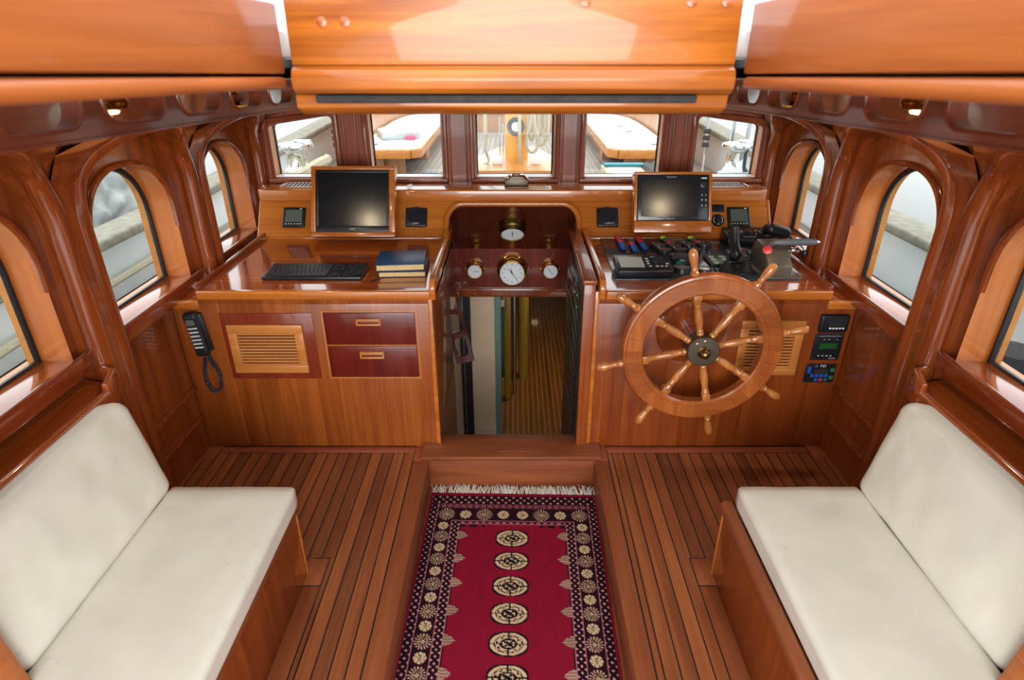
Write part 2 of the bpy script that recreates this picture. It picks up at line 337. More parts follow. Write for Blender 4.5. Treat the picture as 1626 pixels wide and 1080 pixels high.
# ------------------------------------------------------------------ the shell
WT = .81                      # worktop height
FY = 3.45                     # plane of the front windows
def slope(y): return -.046 * (y - 2.2)
def prof(z):                  # half width of the arcade, curving into the roof
    if z <= 1.30: return 1.39
    t = min(1, (z - 1.30) / .23); return 1.10 + .29 * math.sqrt(max(0, 1 - t * t))
def lift(y, z): return z + slope(y) * max(0, min(1, (z - .9) / .5))
BAYS = [(-.46, .24), (.36, 1.04), (1.15, 1.82), (1.95, 2.66), (2.77, 3.42)]
WINS = [(.42, .97), (1.22, 1.775), (2.04, 2.59), (2.86, 3.37)]
for sgn, side in ((-1, 'left'), (1, 'right')):
    # lower and outer wall carrying the windows
    g = G(); wh = [arch(a, b, .80, 1.10, 1.345) for a, b in WINS]
    f = lambda s, z, d: (sgn * (1.47 + d), s, lift(s, z))
    holed(g, -.55, FY + .12, -.02, 1.64, wh, f, nz=4)
    struct('wall_' + side, g, W_WALL, merge=True, label='varnished plank wall on the %s side under and around the arched windows' % side)
    # arcade of ribs
    g = G(); bh = [arch(a, b, 0, 1.20, 1.495, 2.2) for a, b in BAYS]
    f2 = lambda s, z, d: (sgn * (prof(z) + d), s, lift(s, z))
    holed(g, -.55, FY + .02, 0, 1.53, bh, f2, nz=16, reveal=None)
    for h in bh:
        lp = [p for p in loop(h)]; vs = []; m = len(lp); nd = 5
        for (s, z) in lp:
            x0 = prof(z)
            for j in range(nd + 1): x = x0 + 6e-5 + (1.475 - x0) * j / nd; vs.append((sgn * x, s, lift(s, z)))
        g.add(vs, [(i * (nd + 1) + j, ((i + 1) % m) * (nd + 1) + j, ((i + 1) % m) * (nd + 1) + j + 1, i * (nd + 1) + j + 1) for i in range(m) for j in range(nd) if lp[i][1] + lp[(i + 1) % m][1] > .02])
    struct('trim_1' if sgn < 0 else 'trim_2', g, W_RIB, merge=True, sharp=50, label='arcade of varnished ribs curving into the roof on the %s side' % side)
    # thick rounded mouldings round each rib opening
    for i, h in enumerate(bh):
        lp = over(h, .015, 44)
        g = G(); cc = (h[0] + h[1]) / 2
        g.tube([(sgn * (prof(z) + .022), s - (.018 if s < cc else -.018) * min(1, abs(s - cc) * 4), lift(s, z) + .008 * (z > 1.2)) for s, z in lp], .036, 14)
        struct('trim_%d' % (3 + i + (0 if sgn < 0 else 5)), g, W_RIB, label='rounded arch moulding around bay %d from aft on the %s side' % (i + 1, side))
    # windows: light wooden reveal, bead, sill with lip, glass
    for i, (h, (a, b)) in enumerate(zip(wh, WINS)):
        wn_ = i + 1 + (0 if sgn < 0 else 4)
        root = thing('window_%d' % wn_, ['aft-most', 'third', 'second', 'forward-most'][i] + ' arched window in the %s wall' % side, 'window', (sgn * 1.5, (a + b) / 2, .8)); root['kind'] = 'structure'
        lp = loop(h, 30); m = len(lp); g = G(); nd = 2; vs = []
        for (s, z) in lp:
            for j in range(nd + 1): vs.append((sgn * (1.462 + .108 * j / nd), s, lift(s, z)))
        g.add(vs, [(q * 3 + j, ((q + 1) % m) * 3 + j, ((q + 1) % m) * 3 + j + 1, q * 3 + j + 1) for q in range(m) for j in range(nd) if not (lp[q][1] < .803 and lp[(q + 1) % m][1] < .803)])
        mk('window_reveal', g, W_REV, root)
        g = G(); g.tube([(sgn * 1.462, s, lift(s, z)) for s, z in over(h, 1.04, 34)], .011, 8)
        mk('arch_bead', g, W_RIB, root)
        g = G(); lp2 = [((s - (a + b) / 2) * .965 + (a + b) / 2, .80 + (z - .80) * .965) for s, z in lp]
        g.tube([(sgn * 1.572, s, lift(s, z)) for s, z in lp2], .010, 6, True); mk('rubber_gasket', g, M_BLACK, root)
        g = G(); n_ = len(lp); g.add([(sgn * 1.572, s, lift(s, z)) for s, z in lp] + [(sgn * 1.578, s, lift(s, z)) for s, z in lp], [tuple(range(n_)), tuple(range(n_, 2 * n_))[::-1]] + [(q, (q + 1) % n_, n_ + (q + 1) % n_, n_ + q) for q in range(n_)])
        mk('glass_pane', g, M_GLASS, root, smooth=False)
        g = G(); holed(g, a - .05, b + .05, .74, 1.42, [(h[0], h[1], h[2], h[3])], lambda s, z, d: (sgn * (1.585 + d), s, lift(s, z)), nz=3, reveal=.03)
        mk('outer_frame', g, W_OUTY, root, merge=True)
        g = G(); g.box(sgn * 1.425, sgn * 1.575, a - .03, b + .03, .775, .80); mk('window_sill', g, W_SILL, root, .004)
        g = G(); g.box(sgn * 1.415, sgn * 1.435, a - .055, b + .055, .755, .822); mk('sill_lip', g, W_LIP, root, .006)
    # battens low on the side wall
    g = G(); g.box(sgn * 1.455, sgn * 1.472, 1.9, 2.40, .315, .342); g.box(sgn * 1.455, sgn * 1.472, 1.9, 2.40, .165, .18)
    struct('trim_%d' % (13 + (sgn > 0)), g, W_RIB, bevel=.004, label='two low battens along the %s wall beside the console' % side)
# outer skin so that daylight enters only by the openings
for sgn, side, q in ((-1, 'left', 15), (1, 'right', 16)):
    g = G(); wh = [arch(a - .005, b + .005, .79, 1.10, 1.35) for a, b in WINS]
    holed(g, -.55, FY + .14, -.3, 1.66, wh, lambda s, z, d: (sgn * (1.60 + d), s, lift(s, z)), nz=2)
    struct('trim_%d' % q, g, M_GEL, merge=True, label='white outer cabin side on the %s' % side)
# ceiling
g = G()
def zc(x, y): return 1.745 - .046 * y - .13 * max(0, (abs(x) - .6) / .5) ** 1.5
for sgn in (-1, 1):
    xs = [.42 + (1.12 - .42) * i / 8 for i in range(9)]; ys = [-.6 + (FY + .7) * j / 10 for j in range(11)]
    for k, dz in ((0, 0), (1, .035)):
        vs = [(sgn * x, y, (zc(x, y) if x < 1.1 else min(zc(x, y), lift(y, 1.53))) + dz) for y in ys for x in xs]
        g.add(vs, [(j * 9 + i, j * 9 + i + 1, (j + 1) * 9 + i + 1, (j + 1) * 9 + i) for j in range(10) for i in range(8)])
xs = [-.42 + .84 * i / 4 for i in range(5)]; ys = [1.20 + (FY + .1 - 1.20) * j / 8 for j in range(9)]
for dz in (0, .035):
    g.add([(x, y, zc(x, y) + dz) for y in ys for x in xs], [(j * 5 + i, j * 5 + i + 1, (j + 1) * 5 + i + 1, (j + 1) * 5 + i) for j in range(8) for i in range(4)])
struct('ceiling', g, W_CEIL, merge=True, label='dark varnished cabin ceiling on both sides of the open hatch')
g = G()
for sgn in (-1, 1):
    g.prism([(.425, 0), (.425, .06), (1.15, .0), (1.66, -.12), (1.66, -.16)], lambda x, z: (sgn * x, -.6, 1.76 + .03 + z), lambda x, z: (sgn * x, FY + .15, 1.76 - .16 + .0 + z))
g.prism([(-.425, 0), (-.425, .06), (.425, .06), (.425, 0)], lambda x, z: (x, 1.24, 1.72 + z), lambda x, z: (x, FY + .15, 1.60 + z))
struct('trim_17', g, M_GEL, label='white outer deckhouse roof')
# floor: two side decks, sunk channel
def deck(x0, x1, y0, y1, z=0): return G().box(x0, x1, y0, y1, z - .03, z)
g = G(); g.box(-1.47, -.475, -.55, 2.346, -.03, 0); g.box(.440, 1.47, -.55, 2.346, -.03, 0)
struct('floor', g, W_DECK, label='teak side decks laid in narrow planks with black seams')
g = G(); g.box(-.47, -.415, -.55, 2.285, -.03, .0); g.box(.385, .435, -.55, 2.285, -.03, .0)
struct('trim_18', g, W_MARG, bevel=.003, label='broad margin planks along both edges of the sunken channel')
g = G(); g.box(-1.40, -.475, 2.352, 2.394, -.03, .001); g.box(.44, 1.40, 2.352, 2.394, -.03, .001)
for x0, x1 in ((-.473, -.415), (.385, .437)): g.box(x0, x1, 2.288, 2.402, -.03, .001)
for x0, x1 in ((-1.47, -1.403), (1.403, 1.47)): g.box(x0, x1, 2.30, 2.402, -.03, .001)
struct('trim_19', g, W_MARGX, bevel=.002, label='cross margin planks in front of the consoles')
g = G(); g.box(-.48, -.465, -.55, 2.34, -.035, -.003); g.box(.43, .445, -.55, 2.34, -.035, -.003); g.box(-1.47, -.41, 2.34, 2.41, -.035, -.003); g.box(.38, 1.47, 2.34, 2.41, -.035, -.003)
struct('trim_20', g, M_INK, label='black caulked seams around the margin planks')
g = G(); g.box(-.42, -.40, -.55, 2.30, -.16, -.001); g.box(.372, .39, -.55, 2.30, -.16, -.001)
struct('trim_21', g, W_MARG, bevel=.003, label='low wooden sides of the sunken channel')
g = G(); g.box(-.42, .39, -.55, 2.32, -.19, -.155)
struct('floor_channel', g, W_STEP, label='sunken channel floor under the rug')
t = thing('threshold_step', 'wooden threshold step at the head of the companionway', 'step', (-.015, 2.35, -.155))
mk('riser', G().box(-.42, .39, 2.29, 2.315, -.155, -.002), W_STEP, t, .003)
mk('tread', G().box(-.435, .405, 2.285, 2.47, -.004, .022), W_STEP, t, .006)
# front wall with five windows
holes = []
def lin(x0, z0, x1, z1): return lambda x: z0 + (z1 - z0) * (x - x0) / (x1 - x0)
FW = [(-1.335, -.985, lin(-1.335, 1.345, -.985, 1.395)), (-.79, -.40, lin(-.79, 1.418, -.40, 1.445)), (-.213, .214, lin(-.2, 1.447, .2, 1.447)), (.39, .80, lin(.39, 1.443, .80, 1.41)), (.992, 1.345, lin(.992, 1.392, 1.345, 1.345))]
holes = [rrect(a, b, 1.067, f, .028, .006) for a, b, f in FW]
g = G(); holed(g, -1.47, 1.47, .98, 1.62, holes, lambda s, z, d: (s, FY + d, z), nz=2, n=30)
struct('wall_front', g, W_FRONT, merge=True, label='varnished front wall holding five windows')
g = G(); holed(g, -1.62, 1.62, 1.0, 1.62, holes, lambda s, z, d: (s, FY + .11 + d, z), nz=2, n=30)
g.box(-1.62, 1.62, 3.66, 3.68, .5, 1.0); g.box(-1.62, -.42, 3.56, 3.66, .98, 1.0)
struct('trim_22', g, M_GEL, merge=True, label='white outer face of the front wall')
nm = ['leftmost', 'second from left', 'centre', 'second from right', 'rightmost']
for i, h in enumerate(holes):
    a, b = h[0], h[1]; root = thing('window_%d' % (9 + i), nm[i] + ' window in the front wall', 'window', ((a + b) / 2, FY, 1.067)); root['kind'] = 'structure'
    lp = loop(h, 30); n_ = len(lp)
    g = G(); g.tube([(x + (-.022 if x < (a + b) / 2 else .022), FY - .002, z + (.018 if z > 1.2 else -.01)) for x, z in lp], .014, 8, True); mk('frame_bead', g, W_FRONT, root)
    g = G(); vs = [(x, FY + .004 + .094 * j, z) for x, z in lp for j in (0, 1)]
    g.add(vs, [(2 * q, 2 * ((q + 1) % n_), 2 * ((q + 1) % n_) + 1, 2 * q + 1) for q in range(n_)]); mk('window_reveal', g, W_REV, root)
    g = G(); g.add([(x, FY + .085, z) for x, z in lp] + [(x, FY + .091, z) for x, z in lp], [tuple(range(n_)), tuple(range(n_, 2 * n_))[::-1]] + [(q, (q + 1) % n_, n_ + (q + 1) % n_, n_ + q) for q in range(n_)]); mk('glass_pane', g, M_GLASS, root, smooth=False)
    g = G(); g.tube([((x - (a + b) / 2) * .985 + (a + b) / 2, FY + .082, z + (-.003 if z > 1.2 else .004)) for x, z in lp], .0035, 5, True); mk('rubber_gasket', g, M_BLACK, root)
    g = G(); g.box(a - .03, b + .03, FY - .03, FY + .002, 1.043, 1.066); mk('window_sill', g, W_FRONT, root, .005)
    g = G(); g.box(a + .004, b - .004, FY + .0, FY + .08, 1.066, 1.072); mk('bright_sill', g, M_GELD, root, .001)
# vertical pilasters between the front windows
g = G()
for x in (-.925, -.862, -.352, -.262, .262, .345, .862, .925): g.box(x - .006, x + .006, FY - .008, FY, 1.045, 1.55)
struct('trim_23', g, W_FRONT, bevel=.006, seg=3, label='upright beads on the posts between the front windows')
# ------------------------------------------------------------------ open hatch
for sgn, sd_ in ((-1, 'left'), (1, 'right')):
    t = thing('hatch_coaming', 'long bright orange varnished hatch coaming overhead on the %s' % sd_, 'hatch coaming', (sgn * .41, .3, 1.73), 'side coamings of the open roof hatch')
    z = lambda y, d: 1.75 - .0459 * y - d
    x0, x1 = sorted((sgn * .402, sgn * .432))
    pts = [(-.6, z(-.6, -.002)), (1.165, z(1.165, -.002)), (1.165, 1.808), (-.6, 1.835)]
    mk('coaming_board', G().prism(pts, lambda y, zz: (x0, y, zz), lambda y, zz: (x1, y, zz)), W_HATCH, t, .004)
    g = G(); g.prism([(-.6, z(-.6, .002)), (1.155, z(1.155, .002)), (1.155, z(1.155, .022)), (-.6, z(-.6, .022))], lambda y, zz: (sgn * .398, y, zz), lambda y, zz: (sgn * .440, y, zz))
    mk('lower_bead', g, W_HATCH, t, .008, 3)
    # grab rail with cut-outs
    hs = []; y = -.14
    while y < 3.0: hs.append((y, y + .172)); y += .2215
    XR = .615
    def zr(y, d): return 1.75 - .0459 * y - d
    rh = [rrect(a, b, lambda s: zr(s, .069), lambda s: zr(s, .024), .004, .034) for a, b in hs]
    for e, (d_, nmx) in enumerate(((0, 'a'),)):
        g = G(); lo_ = lambda s: zr(s, .083); hi_ = lambda s: zr(s, .010)
        holed(g, -.5, 2.95, lo_, hi_, rh, lambda s, zz, d: (sgn * (XR + d), s, zz), nz=1, reveal=.028, n=14)
        holed(g, -.5, 2.95, lo_, hi_, rh, lambda s, zz, d: (sgn * (XR + .028), s, zz), nz=1, n=14)
        for h in rh: g.tube([(sgn * (XR - .0005), s, zz) for s, zz in loop(h, 14)], .0035, 6, True)
        g.box(sgn * XR, sgn * (XR + .028), 2.949, 2.951, lo_(2.95), hi_(2.95))
        g.prism([(-.5, lo_(-.5)), (2.95, lo_(2.95)), (2.95, lo_(2.95) - .004), (-.5, lo_(-.5) - .004)], lambda y_, zz: (sgn * (XR - .003), y_, zz), lambda y_, zz: (sgn * (XR + .031), y_, zz))
    r_ = mk('overhead_grab_rail', g, W_CEIL, merge=True, sharp=50)
    tag(r_, 'dark varnished overhead grab rail with a row of cut-out handholds on the %s' % sd_, 'grab rail', 'overhead grab rails')
    for k, yy in enumerate((1.065, 1.50)):
        q = thing('ceiling_lamp', 'small brass lamp seen through the %s cut-out of the %s overhead rail' % (('large near', 'smaller farther')[k], sd_), 'lamp', (sgn * .672, yy, zc(.67, yy)), 'brass lamps behind the overhead grab rails')
        zt = zc(.67, yy); Mx = Matrix.Translation((sgn * .67, yy, zt - .042))
        mk('lamp_body', G().lathe([(.018, 0), (.03, .004), (.034, .014), (.028, .022), (.036, .03), (.040, .036), (.040, .042)], Mx), M_BRASS, q)
        mk('bulb', G().lathe([(.001, -.006), (.014, -.004), (.018, .001)], Mx, 16), M_LAMP2, q)
    # dome lamp farther forward, added unseen above the rail for screen glints and fill
    yy = 2.24; X = .98; q = thing('added_dome_lamp', 'added unseen ceiling lamp over the %s worktop' % ('chart' if sgn < 0 else 'helm'), 'lamp', (sgn * X, yy, zc(X, yy)), 'added dome lamps above the consoles')
    Mx = Matrix.Translation((sgn * X, yy, zc(X, yy) - .035))
    mk('lamp_ring', G().lathe([(.03, .0), (.05, .004), (.056, .02), (.056, .034)], Mx), M_BRASS, q)
    mk('bulb', G().lathe([(.001, -.008), (.018, -.005), (.027, .001)], Mx, 20), M_LAMP, q)
t = thing('sliding_hatch_front', 'broad varnished board with a rounded lower edge closing the front of the hatch', 'hatch', (0, 1.18, 1.7))
mk('end_board', G().box(-.392, .388, 1.172, 1.20, 1.712, 1.95), W_HATCHX, t, .003)
pf = [(1.205, 1.708), (1.165, 1.712), (1.150, 1.706), (1.143, 1.692), (1.147, 1.675), (1.158, 1.667), (1.205, 1.664)]
mk('rounded_edge', G().prism(pf, lambda y, z: (-.388, y, z), lambda y, z: (.384, y, z)), W_HATCHX, t, .002, sharp=60)
plug = wood('plug_wood', '#B86424', '#9C4A18', 'z')
for x in (-.29, -.33, .12, .3, .36): mk('wood_plug', G().lathe([(.009, 0), (.009, .0015), (.0085, .0018)], frame((x, 1.172, 1.78 + .03 * (x > 0)), (1, 0, 0), (0, -1, 0)), 16), plug, t)
t = thing('hatch_beam', 'wooden beam with a dark weather seal under the front of the hatch', 'beam', (0, 1.24, 1.64))
mk('beam_board', G().prism([(1.205, 1.662), (1.205, 1.64), (1.235, 1.625), (1.29, 1.622), (1.29, 1.68)], lambda y, z: (-.405, y, z), lambda y, z: (.395, y, z)), W_HATCHX, t, .003)
mk('weather_seal', G().box(-.365, .335, 1.192, 1.212, 1.648, 1.663), M_SEAL, t, .004)
# ------------------------------------------------------------------ dashboard
def sp(x, z, n=0):            # point on the sloping dash panel, n = distance off it
    k = .76; L_ = math.hypot(1, k); return Vector((x, 3.14 + (z - .81) * k - n / L_, z + n * k / L_))
DN = Vector((0, -1, .76)).normalized(); DU = Vector((0, .76, 1)).normalized()
def dM(x, z, n=0): return frame(sp(x, z, n), (1, 0, 0), DN)   # local x right, y up the slope, z out
t = thing('dashboard', 'wide sloping dashboard with a shelf along the foot of the front windows', 'dashboard', (0, 3.2, .81))
g = G(); nh = rrect(-.365, .345, 0, .965, .085, 0)
holed(g, -1.366, 1.355, .80, .985, [nh], lambda s, z, d: tuple(sp(s, z, -d)), nz=2, reveal=.02, n=30)
mk('sloping_panel', g, W_PANEL, t, merge=True)
g = G(); g.tube([tuple(sp(x, z, .002)) for x, z in over(nh, .805, 44)], .016, 10); mk('arch_moulding', g, W_EDGE, t)
g = G(); g.prism([(-1.395, 3.45), (-1.375, 3.27), (-1.33, 3.245), (1.31, 3.245), (1.355, 3.27), (1.375, 3.45)], lambda x, y: (x, y, .982), lambda x, y: (x, y, 1.043)); mk('shelf', g, W_EDGE, t, .008, 3)
for s_ in (-1, 1):
    g = G(); g.prism([(3.142, .80), (3.272, .982), (3.46, .982), (3.46, .78), (3.142, .78)], lambda y, z: (s_ * 1.36, y, z), lambda y, z: (s_ * 1.375, y, z)); mk('end_cheek', g, W_EDGE, t, .003)
for a_, b_ in ((-1.366, -.38), (.36, 1.355)): mk('base_bead', G().box(a_, b_, 3.128, 3.146, .80, .818), W_EDGE, t, .005)
for x0, x1 in ((-1.255, -.93), (.95, 1.255)):
    v = mk('air_vent', G().box(x0, x1, 3.285, 3.40, 1.038, 1.0445), M_INK, t)
    g = G(); n_ = int((x1 - x0) / .021)
    for i in range(n_): xx = x0 + .01 + i * .021; g.prism([(0, 0), (.006, 0), (.006, .008), (0, .008)], lambda a, b: (xx + a, 3.29, 1.043 + b), lambda a, b: (xx + a - .008, 3.395, 1.043 + b))
    mk('vent_slats', g, M_SILV, v)
    g = G(); g.box(x0 - .012, x1 + .012, 3.272, 3.286, 1.042, 1.052); g.box(x0 - .012, x1 + .012, 3.399, 3.412, 1.042, 1.052); g.box(x0 - .014, x0, 3.272, 3.412, 1.042, 1.052); g.box(x1, x1 + .014, 3.272, 3.412, 1.042, 1.052)
    mk('vent_frame', g, W_EDGE, v, .003)
# niche behind the arch
t = thing('instrument_niche', 'dark mahogany arched niche over the companionway holding the round gauges', 'niche', (-.015, 3.5, .3))
X0, X1 = -.368, .348
mk('upper_panel', G().prism([(3.275, .975), (3.60, .606), (3.615, .606), (3.30, .985)], lambda y, z: (X0, y, z), lambda y, z: (X1, y, z)), W_DARK, t)
mk('lower_panel', G().box(X0 - .02, X1 + .02, 3.60, 3.62, .345, .606), wood('niche_lower', '#7A2E1A', '#5A1E12', 'z', .22, .9, 'x', .05, '#4a160c', .0006, .08), t)
mk('lintel', G().box(X0 - .02, X1 + .02, 3.585, 3.63, .29, .347), W_RIB, t, .006)
for xx, nmx in ((X0 - .02, 'l'), (X1, 'r')):
    g = G().prism([(3.17, .80), (3.285, .945), (3.60, .59), (3.60, .30), (3.17, .30)], lambda y, z: (xx, y, z), lambda y, z: (xx + .02, y, z)); mk('side_panel', g, W_DARK, t)
# gauges
def dial(name, label, M, r, h, marks, hands, cat='gauge', grp=None, numerals=False, brass=M_BRASS, lip=1.25):
    root = thing(name, label, cat, M.translation, grp)
    mk('case', G().lathe([(r * lip, 0), (r * lip, .006), (r * 1.16, .010), (r * 1.10, h * .45), (r * 1.17, h * .5), (r * 1.17, h * .62), (r * 1.08, h * .7), (r * 1.08, h), (r * .99, h + .003), (r * .99, h - .004)], M, 40, cap=False), brass, root)
    f_ = mk('face', G().lathe([(.0005, h - .004), (r, h - .004), (r, h - .006)], M, 40), M_DIAL, root)
    g = G()
    for k in range(marks):
        a = 2 * pi * k / marks; r0 = r * (.80 if k % 5 == 0 else .88)
        g.box(-.0007, .0007, r0, r * .94, 0, .0006, M=M @ Matrix.Translation((0, 0, h - .0038)) @ Matrix.Rotation(a, 4, 'Z'))
    mk('scale_marks', g, M_INK, root, smooth=False)
    if numerals:
        for k in range(1, 13):
            a = 2 * pi * k / 12; text(str(k), r * .22, M @ Matrix.Translation((sin(a) * r * .72, cos(a) * r * .72, h - .0035)), M_INK, root, 'numeral', .0003)
    for a, l, wd in hands:
        g = G(); g.prism([(-wd, -l * .18), (wd, -l * .18), (wd * .35, l), (-wd * .35, l)], lambda x, y: M @ Matrix.Rotation(-a, 4, 'Z') @ Vector((x, y, h - .0028)), lambda x, y: M @ Matrix.Rotation(-a, 4, 'Z') @ Vector((x, y, h - .0018)))
        mk('hand', g, M_INK, root)
    for a in (R(0), R(180)):
        mk('fixing_screw', G().lathe([(.005, 0), (.005, .006), (.002, .008)], M @ Matrix.Translation((cos(a) * r * 1.32, sin(a) * r * 1.32, .004)), 8), M_BRASS, root)
    return root
NF = (0, -1, 0)
dial('brass_clock', 'large brass ship clock with black numerals in the middle of the niche', frame((-.015, 3.60, .475), (1, 0, 0), NF), .076, .085, 60, [(R(-12), .032, .004), (R(-40), .045, .0025), (R(142), .062, .0022)], 'clock', numerals=True)
dial('brass_barometer', 'small brass gauge left of the clock', frame((-.245, 3.60, .478), (1, 0, 0), NF), .044, .06, 40, [(R(90), .028, .0015)], 'gauge', 'small brass gauges beside the clock')
dial('brass_barometer', 'small brass gauge right of the clock', frame((.222, 3.60, .478), (1, 0, 0), NF), .044, .06, 40, [(R(-40), .03, .0015), (R(140), .03, .0015)], 'gauge', 'small brass gauges beside the clock')
UN = Vector((0, -.369, -.325)).normalized()
dial('inclinometer', 'brass gauge with a single upright needle on the overhanging panel above the clock', frame((-.012, 3.425, .807), (1, 0, 0), UN), .066, .07, 36, [(R(0), .03, .003), (R(180), .03, .002)], 'gauge', brass=M_BRASSD)
# ------------------------------------------------------------------ consoles
def frame_ring(g, x0, x1, z0, z1, y0, y1, wd):
    g.box(x0, x1, y0, y1, z1 - wd, z1); g.box(x0, x1, y0, y1, z0, z0 + wd); g.box(x0, x0 + wd, y0, y1, z0 + wd, z1 - wd); g.box(x1 - wd, x1, y0, y1, z0 + wd, z1 - wd)
def slats(g, x0, x1, z0, z1, y, n, hor=True):
    for i in range(n):
        z = z0 + (i + .5) * (z1 - z0) / n; h = (z1 - z0) / n * .42
        g.prism([(y - .006, z - h * .8), (y - .001, z + h * .35), (y + .002, z + h * .35), (y - .002, z - h * .8)], lambda a, b: (x0, a, b), lambda a, b: (x1, a, b))
CF = 2.40
t = thing('chart_cabinet', 'left console cabinet with a louvred door and two dark red drawers', 'cabinet', (-.9, 2.75, 0))
g = G(); g.box(-1.468, -.357, CF, CF + .02, 0, .742); g.box(-1.335, -.357, CF, CF + .02, .742, .789); g.box(-.377, -.358, CF + .024, 3.14, 0, .788); g.box(-1.33, -1.31, CF + .024, 3.2, .1, .788); mk('body', g, W_FACE, t, .002)
mk('end_post', G().box(-.372, -.352, CF - .006, CF + .03, 0, .80), W_EDGE, t, .004)
d = mk('louvre_door', G().box(-1.276, -.874, CF - .006, CF + .01, .378, .700), wood('door_mahogany', '#8E3A1E', '#6C2412', 'z', .3, .6), t, .002)
g = G(); frame_ring(g, -1.249, -.921, .415, .650, CF - .022, CF - .004, .038); mk('louvre_frame', g, W_LOUV, d, .003)
g = G(); slats(g, -1.213, -.957, .45, .614, CF - .012, 11); mk('louvre_slats', g, W_LOUV, d)
mk('louvre_back', G().box(-1.22, -.95, CF - .0075, CF - .0065, .44, .62), M_DARKP, d)
for z0, z1 in ((.549, .702), (.387, .541)):
    d = mk('drawer', G().box(-.826, -.432, CF - .008, CF + .01, z0, z1), W_RED, t, .002)
    g = G(); zc_ = z1 - .040; frame_ring(g, -.686, -.578, zc_ - .017, zc_ + .017, CF - .018, CF - .006, .009); g.box(-.68, -.583, CF - .022, CF - .016, zc_ + .004, zc_ + .017); mk('handle', g, W_LOUV, d, .003)
g = G(); frame_ring(g, -.836, -.422, .377, .712, CF - .003, CF + .005, .006); g.box(-.83, -.43, CF - .003, CF, .542, .548); mk('drawer_surround', g, W_LOUV, t, .001)
t = thing('chart_worktop', 'glossy varnished chart worktop under the keyboard and books', 'worktop', (-.84, 2.75, .79))
mk('top', G().box(-1.33, -.33, 2.39, 3.16, .79, WT), W_TOP, t)
mk('front_edge', G().box(-1.335, -.345, 2.362, 2.392, .775, .813), W_EDGE, t, .006, 3)
mk('outer_fiddle', G().box(-1.345, -1.325, 2.37, 3.16, .79, .835), W_LIP, t, .006, 3)
def cheek(parent, xa, xb):
    pts = [(2.355, .775), (2.352, .83), (2.37, .862), (2.42, .872), (3.0, .866), (3.10, .868), (3.16, .83), (3.16, .775)]
    mk('cheek_board', G().prism(pts, lambda y, z: (xa, y, z), lambda y, z: (xb, y, z)), W_EDGE, parent, .008, 3, sharp=60)
cheek(t, -.357, -.330)
t = thing('side_shelf', 'little varnished shelf between the chart worktop and the left wall', 'shelf', (-1.4, 2.8, .74)); mk('board', G().box(-1.468, -1.333, 2.375, 3.2, .742, .765), W_TOP, t, .002); mk('nosing', G().box(-1.468, -1.333, 2.355, 2.378, .735, .772), W_EDGE, t, .004)
t = thing('side_shelf', 'little varnished shelf between the helm worktop and the right wall', 'shelf', (1.4, 2.8, .74)); mk('board', G().box(1.323, 1.468, 2.375, 3.2, .742, .765), W_TOP, t, .002); mk('nosing', G().box(1.323, 1.468, 2.355, 2.378, .735, .772), W_EDGE, t, .004)
t = thing('helm_cabinet', 'right console cabinet behind the steering wheel with a louvred vent', 'cabinet', (.85, 2.75, 0))
g = G(); g.box(.345, 1.468, CF, CF + .02, 0, .742); g.box(.345, 1.335, CF, CF + .02, .742, .789); g.box(.346, .365, CF + .024, 3.14, 0, .788); g.box(1.31, 1.33, CF + .024, 3.2, .1, .788); mk('body', g, W_FACE_R, t, .002)
mk('end_post', G().box(.343, .362, CF - .006, CF + .03, 0, .80), W_EDGE, t, .004)
g = G(); frame_ring(g, .985, 1.262, .40, .668, CF - .016, CF + .002, .036); mk('vent_frame', g, W_LOUV, t, .003)
g = G(); slats(g, 1.02, 1.228, .434, .634, CF - .006, 13); g.box(1.118, 1.130, CF - .014, CF, .434, .634); mk('vent_slats', g, W_LOUV, t)
mk('vent_back', G().box(1.02, 1.228, CF - .002, CF + .001, .43, .64), M_DARKP, t)
g = G(); g.lathe([(.150, 0), (.150, .02), (.142, .028), (.04, .03), (.04, .16), (.03, .165)], frame((.765, CF, .622), (1, 0, 0), NF), 40); mk('wheel_boss', g, W_RIB, t)
t = thing('helm_worktop', 'glossy varnished helm worktop carrying the black control panel', 'worktop', (.84, 2.75, .79))
mk('top', G().box(.36, 1.32, 2.39, 3.16, .79, WT), W_TOP, t)
mk('front_edge', G().box(.385, 1.335, 2.362, 2.392, .775, .813), W_EDGE, t, .006, 3)
mk('outer_fiddle', G().box(1.315, 1.335, 2.37, 3.16, .79, .835), W_LIP, t, .006, 3)
cheek(t, .355, .382)
t = thing('equipment_locker', 'tall narrow locker on the right of the companionway with dark electronics inside', 'locker', (.31, 2.75, 0))
mk('front_stile', G().box(.292, .342, 2.382, 2.41, .0, .835), W_FACE_R, t, .004)
mk('top_cap', G().prism([(2.372, .835), (2.372, .86), (3.16, .86), (3.16, .835)], lambda y, z: (.285, y, z), lambda y, z: (.348, y, z)), W_FACE_R, t, .008, 3)
mk('side_frame', G().box(.292, .305, 2.41, 3.16, -.9, .835), M_BLACK, t)
g = G(); g.box(.296, .342, 3.15, 3.165, -1.1, .835); g.box(.296, .345, 2.40, 3.16, -1.1, -.02); mk('inner_panel', g, W_DARK, t)
for k in range(8): zz = .70 - k * .10; mk('rack_unit', G().box(.289, .2925, 2.52, 3.10, zz, zz + .085), M_SCREEN, t, .001)
led = emis('led_green', '#50FF50', 1.2)
for k in range(3): mk('green_led', G().box(.2875, .2895, 2.60 + .12 * (k % 2), 2.605 + .12 * (k % 2), .70 - k * .03, .703 - k * .03), led, t)
